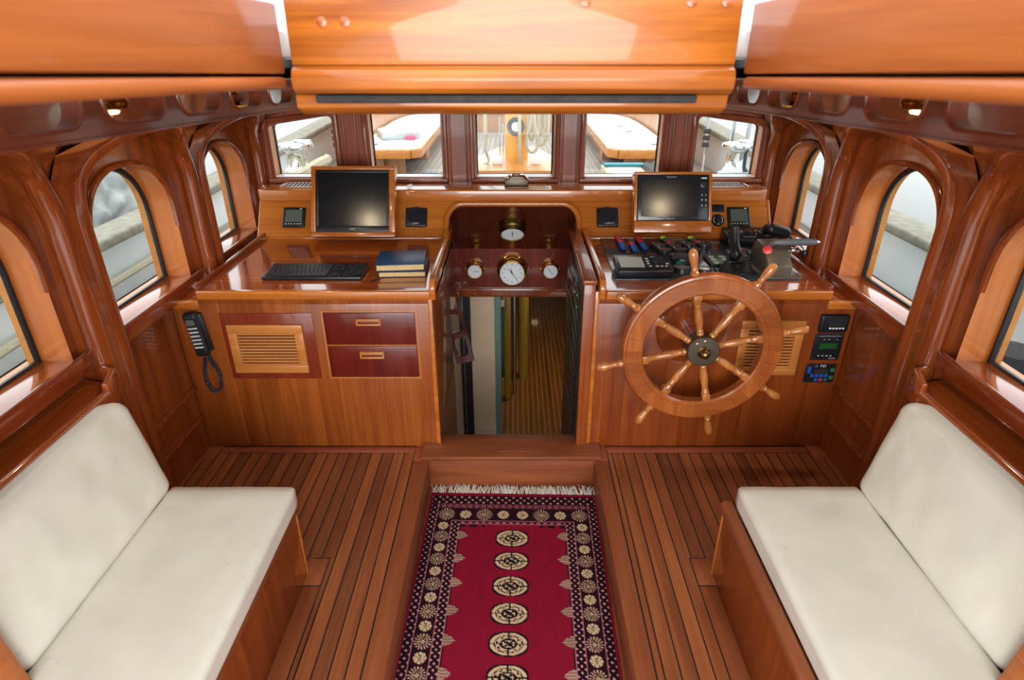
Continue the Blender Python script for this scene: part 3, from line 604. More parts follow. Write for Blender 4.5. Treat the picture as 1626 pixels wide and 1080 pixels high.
# ------------------------------------------------------------------ steering wheel
WC = Vector((.765, 2.215, .622)); MW = frame(WC, (1, 0, 0), NF)
t = thing('steering_wheel', 'large eight-spoked wooden ship steering wheel with turned handles', 'steering wheel', (WC.x, 2.215, WC.z))
g = G(); prf = [(.243, -.018), (.243, .018), (.250, .024), (.262, .024), (.264, .028), (.312, .028), (.314, .022), (.322, .020), (.327, .012), (.327, -.012), (.320, -.020), (.262, -.024), (.250, -.024)]
n_ = 96; vs = []; fs = []; mis = []
for k in range(n_):
    a = 2 * pi * k / n_
    for r, h in prf: vs.append(MW @ Vector((r * cos(a), r * sin(a), h)))
P_ = len(prf)
for k in range(n_):
    for i in range(P_): fs.append((k * P_ + i, ((k + 1) % n_) * P_ + i, ((k + 1) % n_) * P_ + (i + 1) % P_, k * P_ + (i + 1) % P_)); 
g.add(vs, fs); g.mi = [(k * 8 // n_) % 2 for k in range(n_) for i in range(P_)]
rim = mk('rim', g, [W_WHEEL, W_WHEEL2], t)
g = G()
for k in range(8):
    a = R(34 + 45 * k); g.box(.264, .312, -.0008, .0008, .027, .0286, M=MW @ Matrix.Rotation(a, 4, 'Z'))
mk('joint_lines', g, W_RIB, rim)
for k in range(8):
    a = R(12 + 45 * k); Ms = MW @ Matrix.Rotation(a, 4, 'Z') @ Matrix.Rotation(R(90), 4, 'Y')   # local z along the spoke
    prs = [(.014, .055), (.0145, .075), (.0125, .078), (.015, .083), (.012, .088), (.0125, .095), (.0165, .12), (.0175, .14), (.015, .17), (.0125, .19), (.0155, .195), (.013, .2), (.0165, .206), (.0165, .245)]
    sp_ = mk('spoke', G().lathe(prs, Ms, 14), W_SPOKE, t)
    g = G(); g.box(-.017, .017, -.017, .017, .218, .246, M=Ms); mk('spoke_block', g, W_SPOKE, sp_, .003)
    prh = [(.017, .325), (.017, .338), (.012, .342), (.0145, .348), (.0115, .354), (.013, .366), (.0175, .39), (.019, .405), (.017, .42), (.011, .430), (.003, .434)]
    mk('handle', G().lathe(prh, Ms, 14), W_SPOKE, t)
mk('hub_plate', G().lathe([(.066, -.03), (.066, .030), (.062, .034), (.03, .035)], MW, 40), M_BRONZE, t)
mk('hub_nut', G().lathe([(.026, .034), (.026, .040), (.021, .044), (.021, .056), (.016, .066), (.006, .071), (.001, .072)], MW, 24), M_BRASSD, t)
for k in (1, 2): a = R(50 + 40 * k); mk('hub_bolt', G().lathe([(.006, .034), (.006, .037), (.003, .038)], MW @ Matrix.Translation((.048 * cos(a), .048 * sin(a), 0)), 10), M_STEEL, t)
# ------------------------------------------------------------------ screens on the dash
def tilted(x0, x1, yb, zb, yt, zt):
    o = Vector((x0, yb, zb)); up = Vector((0, yt - yb, zt - zb)); h = up.length; nrm = Vector((1, 0, 0)).cross(up).normalized()
    return frame(o, (1, 0, 0), nrm), x1 - x0, h
M, w_, h_ = tilted(-1.045, -.615, 3.045, .845, 3.20, 1.172)
t = thing('computer_monitor', 'dark flat monitor in a wooden frame above the keyboard', 'monitor', (-.83, 3.1, .82))
def mbox(g, M, a, b, c, d, e, f): return g.box(a, b, c, d, e, f, M=M)
g = G(); [mbox(g, M, *q) for q in ((0, w_, 0, .024, -.05, .012), (0, w_, h_ - .018, h_, -.05, .012), (0, .022, .024, h_ - .018, -.05, .012), (w_ - .03, w_, .024, h_ - .018, -.05, .012))]; mk('wooden_frame', g, W_EDGE, t, .002)
mk('back_board', mbox(G(), M, .01, w_ - .01, .01, h_ - .01, -.05, -.03), W_FACE, t)
g = G(); [mbox(g, M, *q) for q in ((.024, w_ - .032, .026, .056, -.02, .006), (.024, w_ - .032, h_ - .032, h_ - .02, -.02, .006), (.024, .036, .056, h_ - .032, -.02, .006), (w_ - .044, w_ - .032, .056, h_ - .032, -.02, .006))]; bz = mk('bezel', g, M_BLACK, t, .002)
text('acer', .016, M @ Matrix.Translation((w_ / 2 - .004, .041, .0065)), M_SILV, bz)
mk('screen', mbox(G(), M, .034, w_ - .042, .054, h_ - .03, -.02, .0015), M_SCREEN, t)
M, w_, h_ = tilted(.613, 1.011, 3.05, .866, 3.17, 1.150)
t = thing('chart_plotter', 'black chart plotter screen in a wooden box behind the helm controls', 'chart plotter', (.81, 3.1, .84))
g = G(); [mbox(g, M, *q) for q in ((0, w_, 0, .060, -.06, .012), (0, w_, h_ - .014, h_, -.06, .012), (0, .016, .06, h_ - .014, -.06, .012), (w_ - .016, w_, .06, h_ - .014, -.06, .012))]; mk('wooden_frame', g, W_EDGE, t, .003)
mk('back_board', mbox(G(), M, .008, w_ - .008, .008, h_ - .008, -.06, -.03), W_FACE, t)
bz = mk('bezel', mbox(G(), M, .018, w_ - .018, .062, h_ - .016, -.03, .010), M_BLACK2, t, .004)
mk('screen', mbox(G(), M, .036, w_ - .072, .082, h_ - .038, .0, .0108), M_SCREEN, t)
text('Raymarine', .012, M @ Matrix.Translation((.19, h_ - .027, .0105)), M_SILV, bz); text('HybridTouch', .007, M @ Matrix.Translation((.19, .070, .0105)), M_SILV, bz)
bt = mk('knob', G().lathe([(.021, .010), (.021, .013), (.017, .015), (.012, .0155), (.011, .013)], M @ Matrix.Translation((w_ - .042, h_ - .062, 0)), 24), M_BLACK, t)
for q in ((w_ - .052, .175), (w_ - .032, .175), (w_ - .052, .145), (w_ - .032, .145)): mk('button', G().lathe([(.007, .010), (.0065, .0125)], M @ Matrix.Translation((q[0], q[1] - .01, 0)), 12), M_BLACK, t)
g = G()
for q in ((w_ - .052, .165), (w_ - .032, .165), (w_ - .052, .137), (w_ - .032, .137), (w_ - .052, .19), (w_ - .032, .19)): mbox(g, M, q[0] - .0025, q[0] + .0025, q[1] - .0025, q[1] + .0025, .012, .0132)
mbox(g, M, w_ - .056, w_ - .028, h_ - .036, h_ - .030, .010, .0112); mk('button_icons', g, M_WHITE, bt, smooth=False)
# small instruments on the sloping panel
def disp(x, z, label, w=.120):
    t = thing('instrument_display', label, 'display', sp(x, z), 'square grey-screened displays on the dashboard'); M = dM(x, z); h = w * .93
    mk('housing', G().box(-w / 2, w / 2, -h / 2, h / 2, 0, .016, M=M), M_BLACK, t, .006, 3)
    mk('lcd', G().box(-w * .37, w * .37, -h * .26, h * .37, .014, .0168, M=M), M_LCD, t)
    g = G()
    for k in range(6): g.box(-w * .36 + k * w * .13, -w * .30 + k * w * .13, -h * .36, -h * .33, .014, .0172, M=M)
    g.box(w * .26, w * .34, h * .40, h * .44, .014, .0172, M=M); mk('button_marks', g, M_WHITE, t)
disp(-1.178, .900, 'square display with a grey screen left of the monitor'); disp(1.198, .902, 'square display with a grey screen at the right end of the dashboard')
def speaker(x, z, label):
    t = thing('intercom_speaker', label, 'speaker', sp(x, z), 'square black speakers on the dashboard'); M = dM(x, z); w = .115
    mk('housing', G().box(-w / 2, w / 2, -w * .47, w * .47, 0, .018, M=M), M_BLACK, t, .012, 3)
    mk('speaker_rim', G().lathe([(.052, .017), (.050, .022), (.046, .023), (.043, .018)], M @ Matrix.Translation((0, .004, 0)), 32, cap=False), plain('blue_black_rim', '#27303F', .25), t)
    mk('grille', G().lathe([(.0005, .020), (.035, .0195), (.044, .018)], M @ Matrix.Translation((0, .004, 0)), 32), plain('grille_cloth', '#101820', .8, scale=400, bump=.6), t)
    text('ICOM', .012, M @ Matrix.Translation((0, -.037, .0205)), M_WHITE, t)
    [mk('screw', G().lathe([(.0035, .018), (.003, .0195)], M @ Matrix.Translation((sx_ * .044, -.045, 0)), 8), M_STEEL, t) for sx_ in (-1, 1)]
speaker(-.525, .900, 'square black speaker between the monitor and the arch'); speaker(.497, .900, 'square black speaker between the arch and the chart plotter')
t = thing('switch_plate', 'small black twin socket plate beside the chart plotter', 'switch', sp(1.082, .944)); M = dM(1.082, .944)
mk('plate', G().box(-.045, .045, -.022, .022, 0, .008, M=M), M_BLACK, t, .004)
[mk('socket', G().lathe([(.013, .008), (.012, .013), (.008, .013), (.007, .010)], M @ Matrix.Translation((q, 0, 0)), 20), M_BLACK2, t) for q in (-.018, .02)]
t = thing('rotary_switch', 'round black switch with white markings below the twin socket', 'switch', sp(1.087, .889)); M = dM(1.087, .889)
mk('dial_plate', G().lathe([(.034, 0), (.034, .007), (.031, .010), (.0005, .010)], M, 32), M_BLACK, t)
mk('knob', G().box(-.007, .007, -.02, .02, .010, .02, M=M @ Matrix.Rotation(R(12), 4, 'Z')), M_BLACK2, t, .002)
g = G(); [g.box(-.004, .004, .022, .025, .010, .0106, M=M @ Matrix.Rotation(R(q), 4, 'Z')) for q in (60, 90, 120, 180, 240, 270, 300)]; mk('markings', g, M_WHITE, t)
# little clamp on the shelf
t = thing('chrome_latch', 'small chrome and bronze latch on the shelf under the centre window', 'latch', (.005, 3.36, 1.043))
mk('body', G().box(-.055, .075, 3.33, 3.385, 1.043, 1.085), M_BRONZE, t, .006)
g = G(); g.tube([(-.045, 3.335, 1.08), (-.02, 3.32, 1.102), (.01, 3.315, 1.107), (.045, 3.32, 1.102), (.068, 3.335, 1.08)], .009, 8); mk('lever', g, M_CHROME, t)
t = thing('white_clip', 'tiny white clip on the shelf just right of the monitor', 'clip', (-.565, 3.27, 1.043)); mk('clip_body', G().lathe([(.008, 0), (.01, .01), (.009, .03)], frame((-.575, 3.27, 1.052), (0, 0, 1), (1, .2, .3)), 12), M_GEL, t)
# ------------------------------------------------------------------ keyboard, books
t = thing('computer_keyboard', 'slim black keyboard lying on the chart worktop', 'keyboard', (-.89, 2.59, WT)); KM = Matrix.Translation((-1.108, 2.500, WT + .004)) @ Matrix.Rotation(R(.0), 4, 'Z') @ Matrix.Rotation(R(3), 4, 'X')
mk('case', G().box(0, .435, 0, .165, -.002, .012, M=KM), M_BLACK, t, .003)
kg = G().box(0, 1, 0, 1, 0, 1)
def key(x, y, w, h): return mk('key', G().box(x + .0008, x + w - .0008, y + .001, y + h - .001, .012, .0155, M=KM), M_KEY, t, .0012, 1)
M_KEY = plain('key_plastic', '#252B34', .4)
for r in range(6):
    y = .014 + r * .0235; h = .0225 if r < 5 else .016; x = .012
    ws = {0: [1.3, 1, 1.1, 5.6, 1.1, 1, 1, 1.4], 1: [2.1] + [1] * 10 + [2.4], 2: [1.7] + [1] * 11 + [1.8], 3: [1.4] + [1] * 12 + [1.1], 4: [1] * 13 + [1.5], 5: [1.1] * 13 }[r]
    k_ = .271 / sum(ws)
    for w in ws: key(x, y, w * k_, h); x += w * k_
    for q in range(3):
        if r in (2,) or (r == 1 and q != 1): continue
        key(.290 + q * .0185, y, .018, h)
    for q in range(4 if r not in (0,) else 3): key(.352 + q * .0185, y, .018 if not (r == 0 and q == 0) else .018, h)
def book(label, M, w, d, h, cov, lab2=None):
    t = thing('book', label, 'book', M.translation, 'books stacked on the chart worktop')
    g = G(); g.box(0, w, 0, d, 0, .003, M=M); g.box(0, w, 0, d, h - .003, h, M=M); g.box(0, w, d - .004, d, 0, h, M=M); mk('cover', g, cov, t, .001)
    mk('pages', G().box(.004, w - .004, .004, d - .004, .003, h - .003, M=M), M_PAGE, t)
    return t
b_ = book('dark navy book lying under the blue book on the chart worktop', Matrix.Translation((-.603, 2.535, WT + .0005)) @ Matrix.Rotation(R(3), 4, 'Z'), .21, .20, .026, M_BOOKD)
g = G(); g.prism([(0, 0), (.007, 0), (-.03, -.055), (-.042, -.05)], lambda x, y: (-.59 + x, 2.535 + y, WT + .0025), lambda x, y: (-.59 + x, 2.535 + y, WT + .0035)); mk('ribbon_marker', g, M_RIBB, b_)
book('blue cloth-bound book on top of the stack beside the keyboard', Matrix.Translation((-.613, 2.54, WT + .027)) @ Matrix.Rotation(R(5), 4, 'Z'), .215, .205, .030, M_BOOK)
# ------------------------------------------------------------------ black control panel on the helm worktop
ZP = WT + .006
t = thing('control_panel', 'black panel with rows of coloured buttons and round gauges on the helm worktop', 'control panel', (.85, 2.8, WT))
mk('plate', G().prism([(.452, 3.12), (1.30, 3.12), (1.25, 2.50), (.440, 2.50)], lambda x, y: (x, y, WT + .0005), lambda x, y: (x, y, ZP)), plain('slate_plate', '#333D49', .28, coat=.4), t, .002)
def pb(x, y, mat): 
    g = G().lathe([(.0135, 0), (.0135, .010), (.016, .011), (.016, .020), (.011, .024), (.001, .025)], Matrix.Translation((x, y, ZP)), 16); g.mi = [1] * 32 + [0] * (len(g.f) - 32); return mk('push_button', g, [mat, M_BLACK], t)
for i, m_ in enumerate([M_RED, M_RED, M_RED, M_BLUE, M_BLUE, M_BLUE]): pb(.540 - .000 * i, 3.085 - i * .037, m_); pb(.645, 3.085 - i * .037, m_)
for i, m_ in enumerate([M_RED, M_BLUE, M_BLUE, M_BLUE]): pb(.592, 2.975 - i * .037, m_)
for x in (.775, .918):
    pb(x, 3.08, M_YEL); pb(x + .005, 3.04, M_GRN); pb(x + .012, 3.0, M_RED)
M_GL = plain('gauge_glass', '#4C545C', .12, var=0)
def pg(x, y, r, h=.022, face=None, sy=1):
    Mg = Matrix.Translation((x, y, ZP)) @ Matrix.Diagonal((1, sy, 1, 1)); q = mk('gauge', G().lathe([(r, 0), (r, h * .8), (r * .97, h), (r * .86, h + .002), (r * .80, h - .002), (r * .0005, h - .002)], Mg, 32), M_BLACK2, t)
    mk('gauge_glass', G().lathe([(r * .8, h - .002), (r * .79, h - .0012), (.0005, h + .001)], Mg, 28), face or M_GL, q)
for x, y in ((.722, 2.945), (.800, 2.945), (.878, 2.955), (.955, 2.955), (.736, 2.865), (.812, 2.872), (.886, 2.87)): pg(x, y, .037)
pg(.588, 2.775, .062, .014, plain('dark_dial', '#3A4048', .15, var=0)); pg(.79, 2.735, .062, .03)
pg(.755, 2.605, .040, .022, plain('grey_dial', '#788088', .15, var=0)); pg(.858, 2.605, .032, .014, M_DIAL); pb(.762, 2.67, M_GRN)
g = G(); g.box(.60, .64, 3.10, 3.103, ZP, ZP + .0005); g.box(.80, .90, 3.10, 3.104, ZP, ZP + .0005); g.box(.985, 1.06, 3.05, 3.052, ZP, ZP + .0006); g.box(.985, .987, 2.96, 3.05, ZP, ZP + .0006); mk('white_print', g, M_SILV, t)
q = thing('pump_switch_panel', 'small black keypad with six pale green buttons left of the levers', 'switch panel', (.955, 2.74, ZP), None)
mk('plate', G().box(.905, 1.02, 2.665, 2.80, ZP, ZP + .010), M_BLACK, q, .003)
for i in range(3):
    for j in range(2): mk('button', G().lathe([(.015, 0), (.015, .004), (.010, .006), (.001, .006)], Matrix.Translation((.937 + j * .05 + .0 * i, 2.775 - i * .042, ZP + .010)), 14), M_PGRN, q)
q = thing('autopilot_display', 'long black autopilot unit with a pale screen on the near edge of the control panel', 'display', (.58, 2.58, ZP))
AM = Matrix.Translation((.452, 2.515, ZP + .004)) @ Matrix.Rotation(R(7), 4, 'X')
mk('housing', G().box(0, .245, 0, .165, 0, .032, M=AM), M_BLACK, q, .006, 3)
mk('lcd', G().box(.018, .125, .035, .14, .03, .0328, M=AM), M_LCDL, q)
mk('course_dial', G().lathe([(.026, .031), (.026, .042), (.020, .046), (.001, .046)], AM @ Matrix.Translation((.185, .11, 0)), 28), M_BLACK2, q)
g = G()
for px, py in ((.145, .12), (.145, .095), (.145, .07), (.15, .045), (.18, .045), (.2, .045), (.22, .045), (.228, .07)): g.box(px - .006, px + .006, py - .004, py + .004, .031, .0345, M=AM)
mk('keys', g, M_SILV, q)
q = thing('vhf_radio', 'black radio box with round knobs at the back of the control panel', 'radio', (1.2, 3.06, ZP))
mk('housing', G().prism([(2.99, 0), (2.99, .035), (3.10, .06), (3.12, .06), (3.12, 0)], lambda y, z: (1.085, y, ZP + z), lambda y, z: (1.315, y, ZP + z)), M_BLACK, q, .004)
RM = frame((1.2, 3.045, ZP + .0475), (1, 0, 0), (0, -.22, 1))
for k, xx in enumerate((-.085, -.045, 0, .045, .085)): mk('knob', G().lathe([(.014, 0), (.013, .014), (.010, .016), (.001, .016)], RM @ Matrix.Translation((xx, 0, 0)), 18), (M_BLACK2, M_STEEL, M_BLACK2, M_STEEL, M_BLACK2)[k], q)
g = G(); g.box(-.03, .03, -.037, -.033, 0, .001, M=RM); mk('marking', g, M_SILV, q)
q = thing('engine_plate', 'black engine plate with white and red lettering behind the levers', 'plate', (1.15, 2.9, ZP))
mk('plate', G().box(1.07, 1.27, 2.80, 2.965, ZP, ZP + .005), M_BLACK, q, .002)
g = G(); g.box(1.10, 1.16, 2.925, 2.93, ZP + .005, ZP + .0056); g.box(1.07, 1.27, 2.80, 2.806, ZP + .005, ZP + .007); mk('white_line', g, M_SILV, q)
text('YANMAR', .016, Matrix.Translation((1.14, 2.905, ZP + .0055)), M_RED, q)
# single chrome lever with black bulb
q = thing('throttle_lever', 'black lever with a bulb grip standing in front of the radio', 'lever', (1.04, 2.76, ZP))
mk('base_plate', G().box(.985, 1.10, 2.70, 2.80, ZP, ZP + .014), M_BLACK, q, .004)
g = G(); g.tube([(1.035, 2.80, ZP), (1.037, 2.80, ZP + .06), (1.04, 2.79, ZP + .11)], [.014, .012, .014], 10); mk('stem', g, M_BLACK, q)
g = G(); g.tube([(1.035, 2.70, ZP + .030), (1.035, 2.715, ZP + .034), (1.036, 2.74, ZP + .045), (1.038, 2.78, ZP + .09), (1.04, 2.80, ZP + .13), (1.04, 2.805, ZP + .15)], [.012, .026, .030, .020, .020, .018], 14); mk('grip', g, M_BLACK, q)
for x, lb in ((.953, 'rubber-booted black joystick on the left of the pair'), (1.047, 'rubber-booted black joystick on the right of the pair')):
    q = thing('joystick', lb, 'joystick', (x, 2.60, ZP), 'rubber-booted joysticks')
    pr_ = []
    for k in range(6): r = .036 - k * .0052; pr_ += [(r, k * .0095), (r - .001, k * .0095 + .005), (r - .006, k * .0095 + .006)]
    mk('rubber_boot', G().lathe(pr_, Matrix.Translation((x, 2.60, ZP)), 20), plain('rubber', '#24262A', .6), q)
    mk('stick', G().lathe([(.005, .05), (.005, .085)], Matrix.Translation((x, 2.60, ZP)), 10), M_BLACK2, q)
    mk('knob', G().lathe([(.004, .078), (.012, .082), (.014, .092), (.011, .101), (.002, .104)], Matrix.Translation((x, 2.60, ZP)), 16), M_BLACK, q)
    mk('base_plate', G().box(x - .043, x + .043, 2.557, 2.643, ZP, ZP + .006), M_BLACK, q, .002)
q = thing('engine_control', 'grey metal engine control box with a long grey handle lying across it', 'engine control', (1.17, 2.6, ZP))
mk('housing', G().prism([(2.515, 0), (2.515, .055), (2.60, .125), (2.70, .125), (2.745, .06), (2.745, 0)], lambda y, z: (1.105, y, ZP + z), lambda y, z: (1.215, y, ZP + z)), M_GREYM, q, .010, 3)
mk('foot_plate', G().box(1.085, 1.262, 2.503, 2.76, ZP, ZP + .008), M_GREYM, q, .003)
mk('red_badge', G().lathe([(.020, 0), (.020, .004), (.001, .006)], frame((1.115, 2.575, ZP + .108), (1, 0, 0), (-.3, -.6, .7)), 20), M_RED, q)
g = G(); g.tube([(1.125, 2.60, ZP + .118), (1.14, 2.575, ZP + .142), (1.16, 2.57, ZP + .146), (1.285, 2.575, ZP + .146), (1.32, 2.575, ZP + .146)], [.008, .010, .015, .016, .014], 12); mk('handle', g, plain('handle_grey', '#5A6068', .4), q)
mk('handle_tip', G().lathe([(.012, 0), (.010, .012), (.003, .022)], frame((1.318, 2.575, ZP + .146), (0, 0, 1), (1, 0, 0)), 14), M_CHROME, q)
mk('clamp', G().lathe([(.014, 0), (.016, .01), (.010, .03), (.016, .034), (.016, .045)], frame((1.215, 2.60, ZP + .1), (0, 0, 1), (1, 0, 0)), 16), M_CHROME, q)
q = thing('microphone', 'black hand microphone on a bent stalk at the right end of the helm worktop', 'microphone', (1.34, 3.0, WT + .01))
hd = Matrix.Translation((1.325, 2.995, ZP + .075)) @ Matrix.Rotation(R(-12), 4, 'X') @ Matrix.Rotation(R(14), 4, 'Y')
pillow('head', hd, .125, .09, .05, .022, M_BLACK, q, 0, 6, .006)
g = G(); g.tube([(1.30, 3.0, WT), (1.305, 3.0, ZP + .03), (1.315, 2.995, ZP + .06)], .012, 8); mk('stand', g, M_BLACK, q)
g = G(); g.tube([(1.36, 2.97, ZP + .07), (1.38, 2.90, ZP + .055), (1.385, 2.81, ZP + .045), (1.365, 2.75, ZP + .04)], .004, 6); mk('stalk', g, M_BLACK, q)
mk('capsule', G().lathe([(.001, -.016), (.012, -.012), (.016, 0), (.012, .012), (.001, .016)], Matrix.Translation((1.365, 2.742, ZP + .04)), 14), M_BLACK, q)
g = G(); pts = []
for k in range(90): a = k * .7; u_ = k / 89; pts.append((1.245 + .09 * u_ + .007 * cos(a), 3.02 - .14 * u_ + .007 * sin(a), ZP + .055 * (1 - u_) ** 1.5 + .01 + .004 * sin(a)))
g.tube(pts, .0028, 5); mk('coiled_cord', g, M_BLACK, q)
# ------------------------------------------------------------------ telephone on the left panel
q = thing('telephone', 'black corded telephone handset hanging on the left console face', 'telephone', (-1.375, 2.39, .60))
TM = frame((-1.372, 2.398, .612), (.985, 0, .10), NF)
mk('cradle', G().box(-.034, .036, -.088, .092, 0, .022, M=TM), M_BLACK, q, .006)
hs_ = mk('handset', G().prism([(-.100, .020), (-.100, .044), (-.085, .052), (-.02, .046), (.05, .046), (.085, .054), (.104, .046), (.104, .02)], lambda y, z: TM @ Vector((-.026, y, z)), lambda y, z: TM @ Vector((.026, y, z))), M_BLACK, q, .006, 3)
for r in range(6):
    for c in range(3): mk('key', G().box(-.016 + c * .013 - .0042, -.016 + c * .013 + .0042 + .004, .036 - r * .018 - .004, .036 - r * .018 + .004, .044, .050, M=TM), M_SILV, hs_)
mk('lcd', G().box(-.017, .017, .052, .078, .046, .0535, M=TM), M_LCD, hs_)
g = G(); pts = []
path = [(-1.352, .50), (-1.345, .47), (-1.33, .44), (-1.322, .40), (-1.33, .345), (-1.352, .318), (-1.378, .33), (-1.390, .37), (-1.388, .42), (-1.378, .46), (-1.372, .49)]
def lerp_path(p, u):
    f = u * (len(p) - 1); i = min(int(f), len(p) - 2); f -= i; return [p[i][k] * (1 - f) + p[i + 1][k] * f for k in range(len(p[0]))]
for k in range(360): a = k * .75; x, z = lerp_path(path, k / 359); pts.append((x + .006 * cos(a), 2.378 + .006 * sin(a), z + .003 * sin(a)))
g.tube(pts, .0028, 5); mk('coiled_cord', g, plain('cord_grey', '#2A3440', .5), q)
# ------------------------------------------------------------------ three small units right of the wheel
q = thing('bilge_gauge', 'black meter with a small grey screen, topmost of three on the right console face', 'meter', (1.382, CF, .655), 'black units right of the wheel')
UM = frame((1.382, CF, .655), (1, 0, 0), NF); mk('housing', G().box(-.062, .062, -.042, .042, 0, .022, M=UM), M_BLACK, q, .009, 3); mk('lcd', G().box(-.03, .045, -.018, .026, .02, .0225, M=UM), plain('dim_lcd', '#2A3034', .2, var=0), q)
g = G(); [g.box(-.022 + k * .014, -.013 + k * .014, -.022, -.015, .021, .0232, M=UM) for k in range(5)]; mk('legend', g, M_WHITE, q)
q = thing('windlass_control', 'black plate with a green screen, middle of three on the right console face', 'control unit', (1.382, CF, .54), 'black units right of the wheel')
UM = frame((1.382, CF, .538), (1, 0, 0), NF); mk('plate', G().box(-.063, .063, -.065, .065, 0, .006, M=UM), M_BLACK, q, .002); mk('green_screen', G().box(-.035, .042, -.008, .020, .005, .0075, M=UM), M_LCDG, q)
text('Sequential Motor Logic Control', .0075, UM @ Matrix.Translation((.003, .054, .0062)), M_SILV, q); text('Kreuter', .010, UM @ Matrix.Translation((.032, -.055, .0062)), M_SILV, q)
g = G(); [mk('screw', G().lathe([(.003, .006), (.0025, .0075)], UM @ Matrix.Translation((a, b, 0)), 8), M_STEEL, q) for a in (-.056, .056) for b in (-.058, .058)]
g = G(); [g.box(a - .004, a + .004, -.045, -.041, .005, .0066, M=UM) for a in (-.03, -.012, .006, .024)]; [g.box(a - .004, a + .004, .036, .0375, .005, .0066, M=UM) for a in (-.02, 0, .036)]; mk('legend', g, M_WHITE, q)
q = thing('watermaker_control', 'black keypad with blue and green keys, lowest of three on the right console face', 'control unit', (1.382, CF, .405), 'black units right of the wheel')
UM = frame((1.380, CF, .405), (1, 0, 0), NF); mk('plate', G().box(-.069, .067, -.048, .048, 0, .006, M=UM), M_BLACK, q, .003); mk('lcd', G().box(-.028, .032, -.002, .022, .005, .0075, M=UM), plain('brown_lcd', '#3A3836', .2, var=0), q)
text('FCI', .018, UM @ Matrix.Translation((.006, .037, .0062)), M_WHITE, q); g = G(); g.lathe([(.006, .006), (.006, .0068), (.0035, .0068), (.0035, .006)], UM @ Matrix.Translation((-.024, .037, 0)), 16, cap=False); mk('logo_ring', g, plain('logo_blue', '#5A90D0', .4), q)
for a, b, m_ in ((-.035, -.012, M_BLUE), (-.014, -.012, M_BLUE), (.007, -.012, M_BLUE), (.028, -.012, M_BLUE), (-.014, -.033, M_BLUE), (.007, -.033, M_RED), (.028, -.033, M_GRN)): mk('key', G().box(a - .008, a + .008, b - .008, b + .008, .005, .0085, M=UM), m_, q, .001)
for a, b, m_ in ((.052, .017, M_GRN), (.052, -.022, M_GRN)): mk('key', G().box(a - .010, a + .010, b - .010, b + .010, .005, .009, M=UM), m_, q, .002)
mk('key', G().box(-.060, -.044, .0, .034, .005, .0085, M=UM), M_BLUE, q, .001)
g = G(); [mk('screw', G().lathe([(.003, .006), (.0025, .0075)], UM @ Matrix.Translation((a, b, 0)), 8), M_STEEL, q) for a in (-.063, .061) for b in (-.042, .042)]
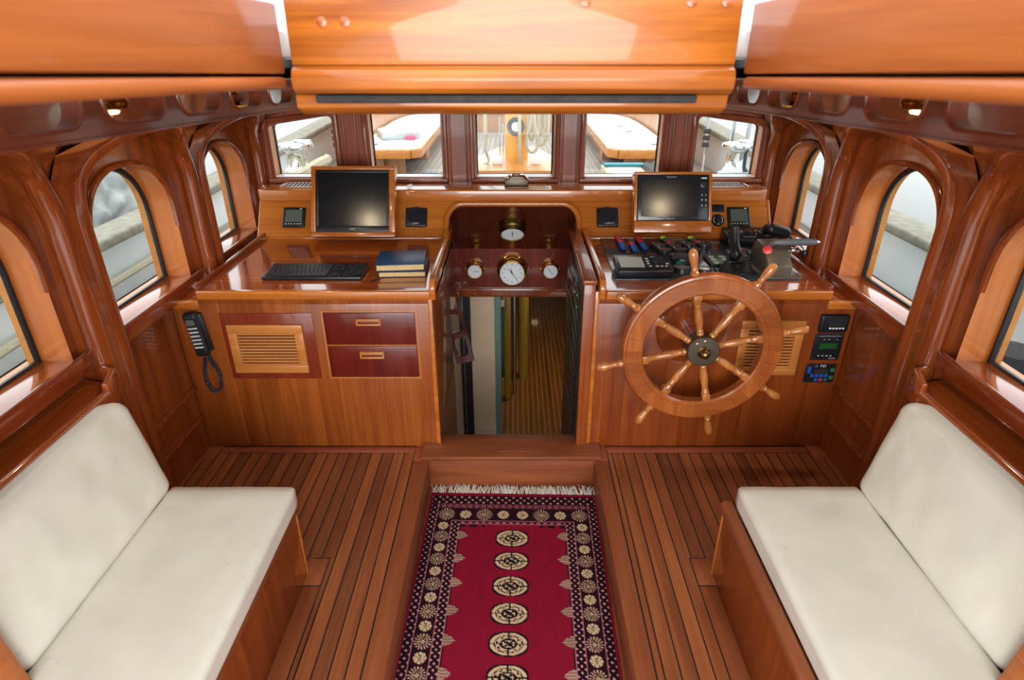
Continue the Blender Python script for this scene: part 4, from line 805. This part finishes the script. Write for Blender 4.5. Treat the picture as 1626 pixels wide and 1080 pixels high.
# ------------------------------------------------------------------ benches, cushions, shelves behind them
for sgn, sd_ in ((-1, 'left'), (1, 'right')):
    xf = -.757 if sgn < 0 else .722
    t = thing('bench', 'varnished wooden bench base along the %s wall' % sd_, 'bench', (sgn * 1.0, 1.1, 0), 'wooden bench bases')
    g = G(); g.box(xf, xf + sgn * .018, -.5, 1.625, 0, .305); g.box(xf, sgn * 1.38, 1.607, 1.625, 0, .30); g.box(xf, sgn * 1.38, -.5, 1.60, .285, .303); mk('seat_box', g, W_FACE_R, t, .003)
    mk('corner_bead', G().box(xf - sgn * .003, xf + sgn * .012, 1.613, 1.629, 0, .30), W_EDGE, t, .004)
    mk('front_rail', G().prism([(-.013, .295), (-.013, .325), (-.004, .333), (.022, .333), (.03, .325), (.03, .295)], lambda a, z: (xf + sgn * a, -.5, z), lambda a, z: (xf + sgn * a, 1.63, z)), W_MARG, t, .005, 3)
    # margin planks round the bench foot
    x2 = xf - sgn * .06; g = G(); g.box(xf, x2, -.5, 1.56, -.01, .0015); g.box(xf + sgn * .02, x2, 1.565, 1.69, -.01, .0015)
    struct('trim_%d' % (24 + (sgn > 0)), g, W_MARG, bevel=.001, label='margin plank round the foot of the %s bench' % sd_)
    g = G(); g.box(x2 - sgn * .004, x2, -.5, 1.694, -.01, .0009); g.box(xf, x2, 1.56, 1.565, -.01, .0009); g.box(xf, x2, 1.69, 1.694, -.01, .0009)
    struct('trim_%d' % (26 + (sgn > 0)), g, M_INK, label='black seam round the foot of the %s bench' % sd_)
    x0 = -.738 if sgn < 0 else .752; cw = 1.17 - abs(x0)
    pillow('seat_cushion', Matrix.Translation((x0 + sgn * cw / 2, .86, .36)), cw, 1.545, .085, .022, M_VINYL, None, .003, 16, .004, 3)
    o = COL.objects[-1]; tag(o, 'long white vinyl seat cushion on the %s bench' % sd_, 'cushion', 'white bench seat cushions')
    lean = R(11) * sgn; Mb = Matrix.Translation((sgn * (1.236), 1.285, .560)) @ Matrix.Rotation(lean, 4, 'Y')
    pillow('back_cushion', Mb @ Matrix.Rotation(R(90) * sgn, 4, 'Y') @ Matrix.Rotation(pi, 4, 'X'), .37, .70, .115, .045, M_VINYL, None, .004, 16, .008, 8)
    o = COL.objects[-1]; tag(o, 'white vinyl back cushion leaning against the %s wall' % sd_, 'cushion', 'white bench back cushions')
    # shelf behind the bench
    t = thing('bench_back_shelf', 'glossy varnished shelf with raised lips behind the %s bench' % sd_, 'shelf', (sgn * 1.39, 1.0, .6), 'shelves behind the benches')
    mk('shelf_board', G().prism([(1.315, -.5), (1.315, 1.69), (1.34, 1.765), (1.47, 1.80), (1.47, -.5)], lambda a, y: (sgn * a, y, .695), lambda a, y: (sgn * a, y, .715)), W_SILL, t)
    mk('front_lip', G().prism([(1.300, .66), (1.298, .735), (1.306, .745), (1.318, .745), (1.325, .735), (1.325, .66)], lambda a, z: (sgn * a, -.5, z), lambda a, z: (sgn * a, 1.68, z)), W_SILL, t, .004, 3)
    mk('end_lip', G().prism([(1.302, 1.675), (1.325, 1.68), (1.36, 1.775), (1.40, 1.79), (1.40, 1.812), (1.345, 1.795)], lambda a, y: (sgn * a, y, .66), lambda a, y: (sgn * a, y, .765)), W_SILL, t, .006, 3)
    mk('back_board', G().prism([(1.32, .0), (1.32, .70), (1.345, .70), (1.345, .0)], lambda a, z: (sgn * a, -.5, z), lambda a, z: (sgn * a, 1.675, z)), W_WALL, t)
    # short bulkhead closing the cushion aft
    t = mk('bench_bulkhead', G().prism([(1.125, .40), (1.185, .95), (1.30, 1.0), (1.44, 1.0), (1.44, .305), (1.125, .305)], lambda a, z: (sgn * a, .86, z), lambda a, z: (sgn * a, .925, z)), W_HATCH, None, .008, 3)
    tag(t, 'orange varnished bulkhead edge at the aft end of the %s back cushion' % sd_, 'bulkhead', 'bulkhead ends of the benches')
# ------------------------------------------------------------------ rug
def make_rug():
    x0, x1, yt, L_ = -.383, .383, 0, 1.75; nx, ny = 262, 580
    lat = lambda u, v: 1.0
    RED = rgb('#800D2A')[:3]; DK = rgb('#2A0A18')[:3]; MAR = rgb('#55102A')[:3]; CR = rgb('#C8B08E')[:3]; PK = rgb('#B0707A')[:3]; BK = rgb('#120A14')[:3]
    def gul(u, v, a, b):           # centre medallion, u,v local
        q = (abs(u / a) ** 2.6 + abs(v / b) ** 2.6)
        if q > 1.25: return None
        if q > .96: return BK
        an = math.atan2(v / b, u / a); rr = math.sqrt((u / a) ** 2 + (v / b) ** 2)
        if rr < .32: return BK if (abs(abs(u / a) - abs(v / b)) < .1 or rr < .1 or (u * v > 0 and rr < .25)) else CR
        if abs(u / a) < .035 or abs(v / b) < .05: return BK
        if .32 < rr < .40: return BK
        if sin(an * 8) > .45 and .45 < rr < .82: return BK if cos(rr * 30) > -.3 else CR
        if .84 < rr < .9: return CR
        return CR if cos(rr * 21) > -.55 else DK
    def ros(u, v, a, kind):
        r = math.hypot(u, v) / a; an = math.atan2(v, u)
        if kind:
            if r < .28: return BK if cos(an * 4) > .2 else CR
            if r < .66: return CR if abs(cos(an * 4)) > .25 else BK
            return None
        if r < .2: return CR if r > .08 else BK
        if r < 1.0:
            if cos(an * 16) > .35 and r > .3 and r < .95: return CR if (int(r * 9) % 3 != 2) else PK
            if abs(sin(an * 2)) < .12: return CR
        return None
    def lattice(u, v, p):
        a = (u + v) / p; b = (u - v) / p; fa = abs(a - round(a)); fb = abs(b - round(b))
        if fa < .11 or fb < .11: return BK
        if fa > .38 and fb > .38: return CR
        if fa > .28 and fb > .28: return PK
        return DK
    def col(x, d):                 # x across, d from the fringed end
        e = .383 - abs(x)
        de = d; 
        if e < .011 or de < .022: return RED
        if d < .078 and e > .011: 
            if d < .026 or d > .074: return BK
            return lattice(x, d - .05, .034)
        if d < .104 and e > .045:
            if d > .1 or d < .081: return PK if int(x * 200) % 2 else BK
            q = (x / .03) % 1; return PK if abs(q - .5) + abs((d - .091) / .02) < .42 and abs(q - .5) + abs((d - .091) / .02) > .22 else MAR
        if e < .045:
            if e < .014 or e > .042: return PK if e > .042 else BK
            return lattice(e - .028, d, .030)
        if e < .116 or d < .186:
            if e > .113 and d > .186: return PK
            if d < .188 and d > .183 and e > .113: return PK
            # rosettes
            if d < .186 and d > .104:
                cx = round(x / .0845 - .5) * .0845 + .04225
                if abs(cx) < .32: 
                    k = int(round((cx - .04225) / .0845)); c = ros(x - cx, (d - .145), .038, (k if k >= 0 else -k - 1) % 2 == 0)
                    if c: return c
            if d > .186:
                k = round((d - .217) / .0635); cd_ = .217 + k * .0635; c = ros(x - math.copysign(.3025, x), d - cd_, .034, k % 2 == 0)
                if c: return c
            return BK if (int(abs(x) * 190) + int(d * 190)) % 7 == 0 else DK
        if e < .150 or d < .208:
            if (e > .147 and d > .205) or (d > .2055 and e > .147): return PK
            return lattice(e - .132, d, .026) if (e < .150 and d > .19) else (MAR if ((x / .03) % 1) < .5 else PK if .193 < d < .201 else DK)
        # field
        if d < .225 and abs(x) > .12 and (d - .205) < .018 * (1 + sin(abs(x) * 120)): return DK
        s = abs(x) - .233 + .0; ph = ((d - .21) % .127) - .0635 * 1
        tri = .052 * max(0, 1 - abs(ph) / .030)
        if e < .156 + tri * .8:
            if tri > .01: return CR if (int(abs(x) * 330) + int(d * 330)) % 3 == 0 else (PK if (int(d * 250)) % 3 == 0 else DK)
            return DK
        k = round((d - .287) / .1262)
        if k >= 0:
            c = gul(x, d - .287 - k * .1262, .066, .045)
            if c: return c
        return tuple(c * (1 + .10 * noise.noise(Vector((x * 40, d * 12, 0)))) for c in RED)
    Mr = Matrix.Translation((-.004, 2.232, 0)) @ Matrix.Rotation(R(-1.25), 4, 'Z')
    vs = []; cs = []
    for j in range(ny):
        d = L_ * j / (ny - 1)
        for i in range(nx):
            x = x0 + (x1 - x0) * i / (nx - 1); z = -.1535 + .007 + .0015 * noise.noise(Vector((x * 6, d * 6, 1)))
            if i in (0, nx - 1) or j in (0, ny - 1): z = -.1545
            p = Mr @ Vector((x, -d, 0)); vs.append((p.x, p.y, z)); c = col(x, d); k = 1 + .10 * (random.random() - .5); cs += [c[0] * k, c[1] * k, c[2] * k, 1]
    fs = [(j * nx + i, (j + 1) * nx + i, (j + 1) * nx + i + 1, j * nx + i + 1) for j in range(ny - 1) for i in range(nx - 1)]
    me = bpy.data.meshes.new('pile'); me.from_pydata([Vector(v) - Vector((0, 1.4, -.155)) for v in vs], [], fs)
    ca = me.color_attributes.new('weave', 'FLOAT_COLOR', 'POINT'); ca.data.foreach_set('color', cs)
    m, nt, b = base('rug_weave', .95, spec=.15); at = nt.nodes.new('ShaderNodeVertexColor'); at.layer_name = 'weave'; nt.links.new(at.outputs[0], b.inputs['Base Color'])
    me.materials.append(m); me.polygons.foreach_set('use_smooth', [True] * len(me.polygons))
    t = thing('rug', 'red patterned runner rug with white fringe lying in the sunken channel', 'rug', (0, 1.4, -.155))
    o = bpy.data.objects.new('pile', me); COL.objects.link(o); o.parent = t
    g = G()
    for k in range(330):
        x = -.38 + .76 * random.random(); p = Mr @ Vector((x, -.004, 0)); l = .035 + .02 * random.random(); dx = random.uniform(-.022, .022)
        z = -.150 + random.random() * .008
        g.tube([(p.x, p.y, z), (p.x + dx * .5, p.y + l * .55, z + .006), (p.x + dx, min(2.286, p.y + l), z + random.uniform(-.002, .014))], [.0018, .0016, .0010], 4)
    f = mk('fringe', g, M_FRINGE, t); f['kind'] = 'stuff'
make_rug()
# ------------------------------------------------------------------ below: companionway and saloon
g = G(); g.box(-2.2, 2.2, 2.6, 8.5, -1.13, -1.10); struct('floor_saloon', g, W_LOW, label='lower saloon floor with pale inlaid lines')
g = G(); g.box(-2.0, 2.0, 7.2, 7.25, -1.1, .44); g.box(2.0, 2.05, 3.4, 7.25, -1.1, .44); g.box(-2.05, -2.0, 3.4, 7.25, -1.1, .44); struct('wall_saloon', g, W_WALL, label='panelled walls of the lower saloon')
g = G(); g.box(-2.0, 2.0, 3.68, 7.2, .42, .45); struct('ceiling_saloon', g, M_CREAM, label='pale deckhead of the lower saloon')
g = G(); g.box(-.372, -.355, 2.47, 3.15, -1.1, .05); struct('wall_companionway_left', g, W_STEP, label='wooden left side of the companionway')
g = G(); g.box(-.42, -.40, 3.15, 4.0, -1.1, .41); struct('wall_companionway_cream', g, M_CREAM, label='cream panel on the left of the stairs')
g = G(); holes_ = []
# hand rail with hand holds sloping down beside the stairs
HM = frame((-.338, 3.19, .285), (.085, 0, -.45), (0, -1, 0)); Lh = .50
g = G(); hh = [rrect(a, a + .125, -.034, .034, .030) for a in (-.215, -.065, .085)]
for dd in (0, .022): holed(g, -Lh / 2, Lh / 2, -.052, .052, hh, lambda s, z, d: tuple(HM @ Vector((s, z, .011 - d - dd))), nz=1, reveal=.022 if dd == 0 else None, n=14)
for a, b, c_, e in ((-Lh / 2, Lh / 2, -.053, -.052), (-Lh / 2, Lh / 2, .052, .053), (-Lh / 2 - .001, -Lh / 2, -.052, .052), (Lh / 2, Lh / 2 + .001, -.052, .052)): g.box(a, b, c_, e, -.011, .011, M=HM)
o = mk('stair_handrail', g, W_DARK, merge=True); tag(o, 'dark wooden handrail with three oval handholds on the left of the companionway', 'handrail')
t = mk('dark_post', G().box(-.395, -.318, 3.99, 4.03, -1.1, .41), M_DARKP); tag(t, 'dark upright post between the two cream panels down the stairs', 'post')
mk('metal_strip', G().box(-.375, -.370, 3.984, 3.99, -1.1, .41), M_STEEL, t)
t = thing('cream_door', 'tall cream door panel down the stairs right of the dark post', 'door', (-.23, 4.02, -1.1)); mk('panel', G().box(-.318, -.145, 4.0, 4.04, -1.095, .41), M_CREAM, t, .004)
mk('glass_edge', G().box(-.145, -.10, 4.01, 4.03, -1.095, .41), plain('sea_green_edge', '#6E8A80', .15), t)
q = thing('saloon_lamp', 'small round lamp on the saloon deckhead', 'lamp', (.45, 4.9, .38)); Mx = Matrix.Translation((.35, 4.9, .385))
mk('lamp_ring', G().lathe([(.05, 0), (.06, .01), (.06, .035)], Mx), M_BRASS, q); mk('bulb', G().lathe([(.001, -.01), (.03, -.006), (.048, .001)], Mx, 20), emis('saloon_bulb', '#FFD8A0', 260), q)
t = thing('mustard_post', 'wide varnished mustard post beyond the cream door', 'post', (-.06, 4.6, -1.1), 'varnished posts in the saloon'); mk('post_body', G().box(-.085, -.030, 4.6, 4.66, -1.1, .41), M_MUST, t, .01)
t = thing('mustard_post', 'rounded mustard post beside the pale-lined saloon floor', 'post', (.08, 5.0, -1.1), 'varnished posts in the saloon'); mk('post_body', G().lathe([(.045, 0), (.045, 1.51)], Matrix.Translation((.085, 5.0, -1.1)), 24), M_MUST, t)
t = thing('steel_tube', 'bright steel tube between the mustard posts', 'tube', (0, 4.7, -1.1)); mk('tube_body', G().lathe([(.016, 0), (.016, 1.51)], Matrix.Translation((-.002, 4.7, -1.1)), 14), M_STEEL, t)
t = thing('saloon_cupboard', 'grey-green cupboard beyond the cream door', 'cupboard', (-.25, 5.2, -1.1)); mk('body', G().box(-.7, -.10, 5.2, 5.5, -1.1, .41), plain('sage_paint', '#5A6A64', .5), t, .004); mk('pale_top', G().box(-.7, -.09, 5.17, 5.5, -.45, -.40), M_GELD, t)
for k in range(4):
    yy = 2.62 + k * .28; zz = -.28 - k * .24
    if k == 0: continue
    t = mk('stair_tread', G().box(-.35, .29, yy - .38, yy - .12, zz, zz + .03), W_STEP, None, .004); tag(t, 'stair tread %s in the companionway' % ['', 'first below deck', 'second below deck', 'third below deck'][k], 'stair tread', 'companionway stair treads')
# ------------------------------------------------------------------ outside: foredeck
g = G(); g.box(-2.1, 2.1, 3.69, 12.5, .52, .56); g.box(-2.15, -1.62, -1, 3.62, .46, .50); g.box(1.62, 2.15, -1, 3.62, .46, .50)
struct('floor_foredeck', g, W_GREYDECK, label='weathered teak deck outside the windows')
for sgn, sd_ in ((-1, 'left'), (1, 'right')):
    def ox(y): return 1.75 - max(0, (y - 4.2)) * .28
    t = thing('deck_bench', 'white-topped L-shaped deck bench with orange trim beyond the front windows on the %s' % sd_, 'deck bench', (sgn * 1.1, 5.4, .5), 'deck benches on the foredeck')
    out = [(.71, 4.3), (1.08, 4.3), (1.09, 4.6), (1.10, 5.0), (1.11, 5.4), (1.11, 5.8), (1.09, 6.1), (1.03, 6.35), (.93, 6.55), (.80, 6.68), (.70, 6.75), (.66, 4.37)]
    sc = lambda x, y: (sgn * x, y)
    mk('top', G().prism(out, lambda x, y: (sgn * x, y, 1.06), lambda x, y: (sgn * x, y, 1.10)), M_GEL, t, .004)
    g = G(); g.box(sgn * .71, sgn * 1.09, 4.26, 4.31, 1.03, 1.09); g.prism([(.64, 4.34), (.70, 4.27), (.73, 4.30), (.69, 4.37), (.715, 6.75), (.665, 6.75)], lambda x, y: (sgn * x, y, 1.03), lambda x, y: (sgn * x, y, 1.09)); mk('trim_edge', g, W_OUTY, t, .006)
    g = G(); g.box(sgn * .92, sgn * 1.08, 4.38, 4.42, .88, 1.035); g.box(sgn * .74, sgn * .78, 5.2, 6.7, .88, 1.035); g.box(sgn * .78, sgn * .93, 4.42, 4.46, .88, 1.035); g.box(sgn * .70, sgn * .78, 5.0, 5.18, .895, 1.035); mk('base_panels', g, W_OUT, t, .003)
    g = G(); g.box(sgn * .97, sgn * 1.07, 4.37, 4.38, .90, 1.0); mk('white_hatch', g, M_GEL, t, .01)
    for x, y in ((.98, 4.42), (.92, 5.1), (.90, 5.45), (.80, 6.2)): mk('snap_strip', G().box(sgn * x - .02, sgn * x + .02, y, y + .03, 1.10, 1.103), M_SEAL, t)
    # curved backrest coaming
    g = G(); vs = []; pts_ = out[1:10]
    for x, y in pts_: vs += [(sgn * (x + .01), y, 1.05), (sgn * (x + .10), y + .04, 1.40), (sgn * (x + .15), y + .06, 1.40), (sgn * (x + .06), y + .02, .88)]
    n_ = len(pts_); g.add(vs, [(4 * i + j, 4 * i + (j + 1) % 4, 4 * i + 4 + (j + 1) % 4, 4 * i + 4 + j) for i in range(n_ - 1) for j in range(4)]); mk('curved_backrest', g, W_OUT, t, merge=True)
    g = G(); g.tube([(sgn * (x + .125), y + .05, 1.405) for x, y in pts_], .028, 8); mk('cap_rail', g, W_OUTY, t)
    L0 = Vector(t.location); C0 = Vector((0, 0, 1.75)); t.location = C0 + 1.4 * (L0 - C0); t.scale = (1.4, 1.4, 1.4)
t = thing('varnished_mast', 'thick yellow varnished mast seen through the centre window', 'mast', (.015, 4.6, .5)); mk('mast_pole', G().lathe([(.085, 0), (.083, 1.5), (.08, 3.5)], Matrix.Translation((.015, 4.6, .5)), 32), M_MAST, t)
t = thing('mast_winch', 'chrome and black winch on the mast', 'winch', (.015, 4.52, 1.18), None); WM = frame((.01, 4.53, 1.205), (1, 0, 0), (0, -1, .15))
mk('drum', G().lathe([(.060, 0), (.062, .02), (.045, .035), (.040, .07), (.050, .09), (.062, .10)], WM, 28), M_STEEL, t); mk('black_cap', G().lathe([(.062, .10), (.062, .115), (.035, .118), (.001, .118)], WM, 28), M_BLACK, t); mk('centre_socket', G().lathe([(.032, .116), (.030, .125), (.008, .126), (.007, .12)], WM, 20), M_STEEL, t)
def rope(label, pts, r=.010, name='rope', cat='rope', mat=M_ROPE, grp='ropes on the foredeck'):
    g = G(); fine = []
    P = [Vector(p) for p in pts]; P = [P[0]] + P + [P[-1]]
    for i in range(1, len(P) - 2):
        for k in range(6):
            u = k / 6; a, b, c, d = P[i - 1], P[i], P[i + 1], P[i + 2]
            fine.append(.5 * ((2 * b) + (-a + c) * u + (2 * a - 5 * b + 4 * c - d) * u * u + (-a + 3 * b - 3 * c + d) * u ** 3))
    fine.append(P[-2]); g.tube(fine, r, 7); o = mk(name, g, mat); return tag(o, label, cat, grp)
rope('flat white rope tail hanging straight down over the mast winch', [(.030, 4.37, 1.75), (.034, 4.36, 1.28), (.036, 4.38, 1.08), (.040, 4.40, .985)], .012)
rope('long cream rope loop hanging right of the mast, nearest the mast', [(.13, 4.45, 1.75), (.12, 4.45, 1.30), (.085, 4.45, 1.16), (.09, 4.45, 1.075), (.125, 4.45, 1.045), (.16, 4.45, 1.08), (.155, 4.45, 1.18), (.135, 4.45, 1.30), (.14, 4.45, 1.75)], .011)
rope('short cream rope hank inside the loop right of the mast', [(.10, 4.5, 1.75), (.095, 4.5, 1.35), (.10, 4.5, 1.19), (.12, 4.5, 1.12), (.14, 4.5, 1.19), (.115, 4.5, 1.35), (.115, 4.5, 1.75)], .009)
rope('widest cream rope coil hanging at the right edge of the centre window', [(.165, 4.52, 1.75), (.165, 4.52, 1.3), (.17, 4.52, 1.12), (.19, 4.52, 1.085), (.225, 4.52, 1.12), (.24, 4.52, 1.22), (.235, 4.52, 1.35), (.215, 4.52, 1.75)], .011)
rope('third cream rope coil crossing behind the widest coil', [(.15, 4.58, 1.75), (.15, 4.58, 1.3), (.155, 4.58, 1.20), (.18, 4.58, 1.14), (.205, 4.58, 1.20), (.20, 4.58, 1.30), (.18, 4.58, 1.75)], .009)
rope('inner cream rope coil nested in the widest coil', [(.185, 4.56, 1.75), (.18, 4.56, 1.28), (.195, 4.56, 1.17), (.215, 4.56, 1.22), (.212, 4.56, 1.35), (.195, 4.56, 1.75)], .010)
t = thing('rope_with_hook', 'braided rope ending in a steel snap hook left of the mast', 'rope', (-.19, 4.4, 1.3)); g = G(); g.tube([(-.20, 4.4, 1.8), (-.20, 4.4, 1.4), (-.203, 4.4, 1.10)], .013, 8); mk('rope_tail', g, M_ROPE, t)
g = G(); g.tube([(-.203, 4.4, 1.11), (-.206, 4.4, 1.07), (-.192, 4.4, 1.03), (-.182, 4.4, 1.00), (-.192, 4.4, .98), (-.218, 4.4, .978)], .009, 8); mk('snap_hook', g, M_STEEL, t)
g = G(); g.prism([(-.46, 4.15), (-.12, 5.2), (.16, 5.2), (.46, 4.15)], lambda x, y: (x, y, .56), lambda x, y: (x, y, .975))
t = mk('mast_surround', g, W_OUTY, None, .005); tag(t, 'orange wooden hatch box around the foot of the mast', 'surround')
t = thing('bow_bulwark', 'inside of the wooden bow bulwark beyond the mast', 'bulwark', (0, 9.4, .5)); mk('planking', G().box(-1.0, 1.0, 9.4, 9.5, .5, .80), W_OUT, t, .004); mk('white_rail', G().tube([(-1.0, 9.38, .84), (1.0, 9.38, .84)], .04, 10), M_GEL, t)
for x, lb in ((-.085, 'left'), (-.06, 'right')):
    g = G(); g.tube([(x - .03, 5.0, .975), (x - .03, 5.0, 1.22 - (x + .085) * 2)], .008, 8); t = mk('belaying_pin', g, M_STEEL); tag(t, 'thin upright pin %s of the pair left of the mast' % lb, 'pin', 'thin pins left of the mast')
for x, lb in ((-.12, 'left'), (.15, 'right')):
    t = mk('white_block', G().box(x - .035, x + .035, 4.35, 4.40, .975, 1.03), M_GEL, None, .006); tag(t, 'small white block just %s of the mast foot' % lb, 'block', 'white blocks at the mast foot')
t = thing('blue_bucket', 'blue bucket on the deck at the right edge of the left bench window', 'bucket', (-.585, 4.25, .56)); mk('bucket_body', G().lathe([(.06, .14), (.085, .50), (.09, .505), (.084, .50), (.06, .20)], Matrix.Translation((-.585, 4.25, .42)), 24), M_BUCKET, t)
t = thing('plastic_bag', 'crumpled pale plastic bag with pink print on the left deck bench', 'bag', (-1.24, 6.75, .84)); pillow('bag_body', Matrix.Translation((-1.24, 6.75, .876)) @ Matrix.Rotation(R(20), 4, 'Z'), .40, .45, .07, .03, M_WRAP, t, .03, 8, .01); mk('pink_print', G().box(-1.12, -1.02, 6.50, 6.56, .842, .88), M_PINK, t, .004)
t = thing('carton', 'open carton with papers on the deck below the right deck bench', 'box', (.77, 4.05, .56)); mk('box_body', G().box(.585, .99, 3.82, 4.22, .56, 1.0), M_BOX, t, .004); mk('paper_sheet', G().box(.62, .80, 3.85, 4.10, 1.0, 1.004), M_PAPER, t); mk('teal_sheet', G().box(.60, .90, 4.13, 4.20, 1.0, 1.018), M_TEALP, t); mk('dark_flap', G().prism([(.84, 1.0), (1.05, 1.0), (1.03, 1.02), (.86, 1.02)], lambda x, z: (x, 3.88, z), lambda x, z: (x, 4.18, z)), M_SEAL, t)
# side bulwarks, cap rails, hull beyond
for sgn, sd_ in ((-1, 'left'), (1, 'right')):
    t = thing('bulwark', 'white side bulwark with weathered grey cap rail outside the %s windows' % sd_, 'bulwark', (sgn * 2.2, 2, .5), 'side bulwarks')
    mk('inner_face', G().box(sgn * 2.12, sgn * 2.20, -1.5, 3.9, .48, .80).add([(sgn * 2.12, 3.9, .48), (sgn * 2.12, 3.9, .80), (sgn * 2.0, 7.5, .48), (sgn * 2.0, 7.5, .95)], [(0, 1, 3, 2)]), M_GELD, t)
    mk('cap_rail', G().box(sgn * 2.06, sgn * 2.26, -1.5, 3.9, .80, .855).prism([(2.06, .80), (2.26, .80), (2.26, .855), (2.06, .855)], lambda x, z: (sgn * x, 3.9, z), lambda x, z: (sgn * (x - .12), 7.5, z + .15)), M_CAP, t, .015, 3)
    for y in (1.0, 2.65, 3.5): mk('scupper_plate', G().box(sgn * 2.112, sgn * 2.122, y, y + .16, .60, .70), M_GEL, t, .004)
    mk('seam_strip', G().box(sgn * 2.10, sgn * 2.125, -1.5, 3.9, .498, .512), M_SEAL, t)
    t = thing('neighbour_yacht', 'white hull of a moored yacht close alongside on the %s' % sd_, 'yacht', (sgn * 3.6, 3, -1), 'white yachts moored alongside')
    mk('hull', G().box(sgn * 3.4, sgn * 5, -3, 12, -1, 1.35), M_GEL, t, .05); mk('rubbing_strake', G().box(sgn * 3.37, sgn * 3.42, -3, 12, 1.18, 1.23), M_GELD, t, .01)
    t = thing('deck_winch', 'big chrome drum winch outside the %s front window' % ('leftmost' if sgn < 0 else 'rightmost'), 'winch', (sgn * 1.55, 4.4, .9), 'chrome deck winches')
    xw, yw, zw = (-1.50, 4.3, .93) if sgn < 0 else (1.53, 4.3, .93); Mw = Matrix.Translation((xw, yw, zw))
    mk('pedestal', G().lathe([(.12, -.43), (.12, -.02), (.11, 0)], Mw, 28), M_GEL, t); mk('drum', G().lathe([(.085, 0), (.09, .02), (.068, .05), (.066, .14), (.085, .17), (.11, .18), (.11, .195), (.07, .205), (.001, .208)], Mw, 32), M_CHROME, t)
    g = G(); g.tube([(xw, yw, zw + .215), (xw + .12, yw - .02, zw + .22), (xw + .13, yw - .02, zw + .17)], .008, 8); mk('winch_arm', g, M_STEEL, t)
    g = G(); x_ = sgn * 1.24 if sgn < 0 else 1.33; yy = 4.4; g.tube([(x_, yy, .5), (x_, yy, 2.4)], .009, 8); q = thing('shroud_wire', 'thin steel shroud with dark turnbuckle outside the %s front window' % ('leftmost' if sgn < 0 else 'rightmost'), 'shroud', (x_, yy, .5), 'steel shrouds'); mk('wire', g, M_STEEL, q)
    for k in range(3): mk('turnbuckle_clamp', G().box(x_ - .022, x_ + .022, yy - .02, yy + .02, 1.09 + .045 * k, 1.12 + .045 * k), M_SEAL, q, .003)
for j, (yy, lb) in enumerate(((4.25, 'lower thick mooring rope heaped beside the left winch'), (4.15, 'upper thick mooring rope looped in front of the left winch'))):
    rope(lb, [(-1.85, yy + .1, .93 + .04 * j), (-1.65, yy, .96 + .05 * j), (-1.52, yy - .12, .92 + .03 * j), (-1.40, yy - .1, .93 + .04 * j), (-1.33, yy, .99 + .02 * j), (-1.30, yy + .1, 1.02)], .034)
rope('long white twisted rope lying along the left bulwark', [(-2.08, .3, .60), (-2.08, 1.4, .56), (-2.08, 2.2, .62), (-2.08, 3.3, .63), (-2.06, 3.9, .66)], .020, grp=None)
rope('pale wire stay leaning outside the rightmost front window', [(1.60, 4.7, .6), (1.62, 4.7, 1.3), (1.70, 4.7, 2.4)], .014, 'wire_stay', 'stay', M_STEEL, None)
rope('second pale wire stay beyond the rightmost front window', [(1.74, 4.8, .6), (1.77, 4.8, 1.3), (1.80, 4.8, 2.4)], .018, 'wire_stay', 'stay', M_STEEL, None)
t = thing('rigging_turnbuckle', 'big steel rigging turnbuckle outside the second right side window', 'turnbuckle', (2.2, 2.55, .85)); g = G(); g.tube([(2.18, 2.62, .85), (2.18, 2.62, .95), (2.18, 2.63, 1.05), (2.18, 2.64, 1.12), (2.17, 2.66, 1.3), (2.15, 2.7, 2.2)], [.035, .03, .036, .018, .022, .018], 12); mk('turnbuckle_body', g, M_STEEL, t)
t = mk('mesh_fender', G().lathe([(.001, -.14), (.09, -.10), (.12, 0), (.09, .1), (.001, .13)], Matrix.Translation((1.90, 2.05, .60)), 20), M_NET); tag(t, 'black mesh bundle on the side deck outside the second right window', 'bundle')
pillow('plastic_sheeting', Matrix.Translation((-3.345, 5.05, .72)) @ Matrix.Rotation(R(90), 4, 'Y') @ Matrix.Rotation(R(8), 4, 'Z'), 1.0, .95, .11, .04, M_WRAP, None, .05, 14, .03); tag(COL.objects[-1], 'crumpled clear plastic wrap hanging on the white hull beyond the left bulwark', 'plastic wrap')
t = thing('blue_cover_winch', 'dark covered winch beside the right deck winch', 'winch cover', (1.75, 4.25, .9)); pillow('cover', Matrix.Translation((1.78, 4.25, 1.03)), .26, .24, .20, .09, plain('slate_cover', '#4E6070', .7), t, .01, 8)
g = G(); g.box(-40, 40, -40, 60, -1.6, -1.5); o = struct('floor_water', g, plain('harbour_water', '#8FA0A6', .15, var=.1, scale=1.2, bump=.4), label='grey harbour water around the boat')
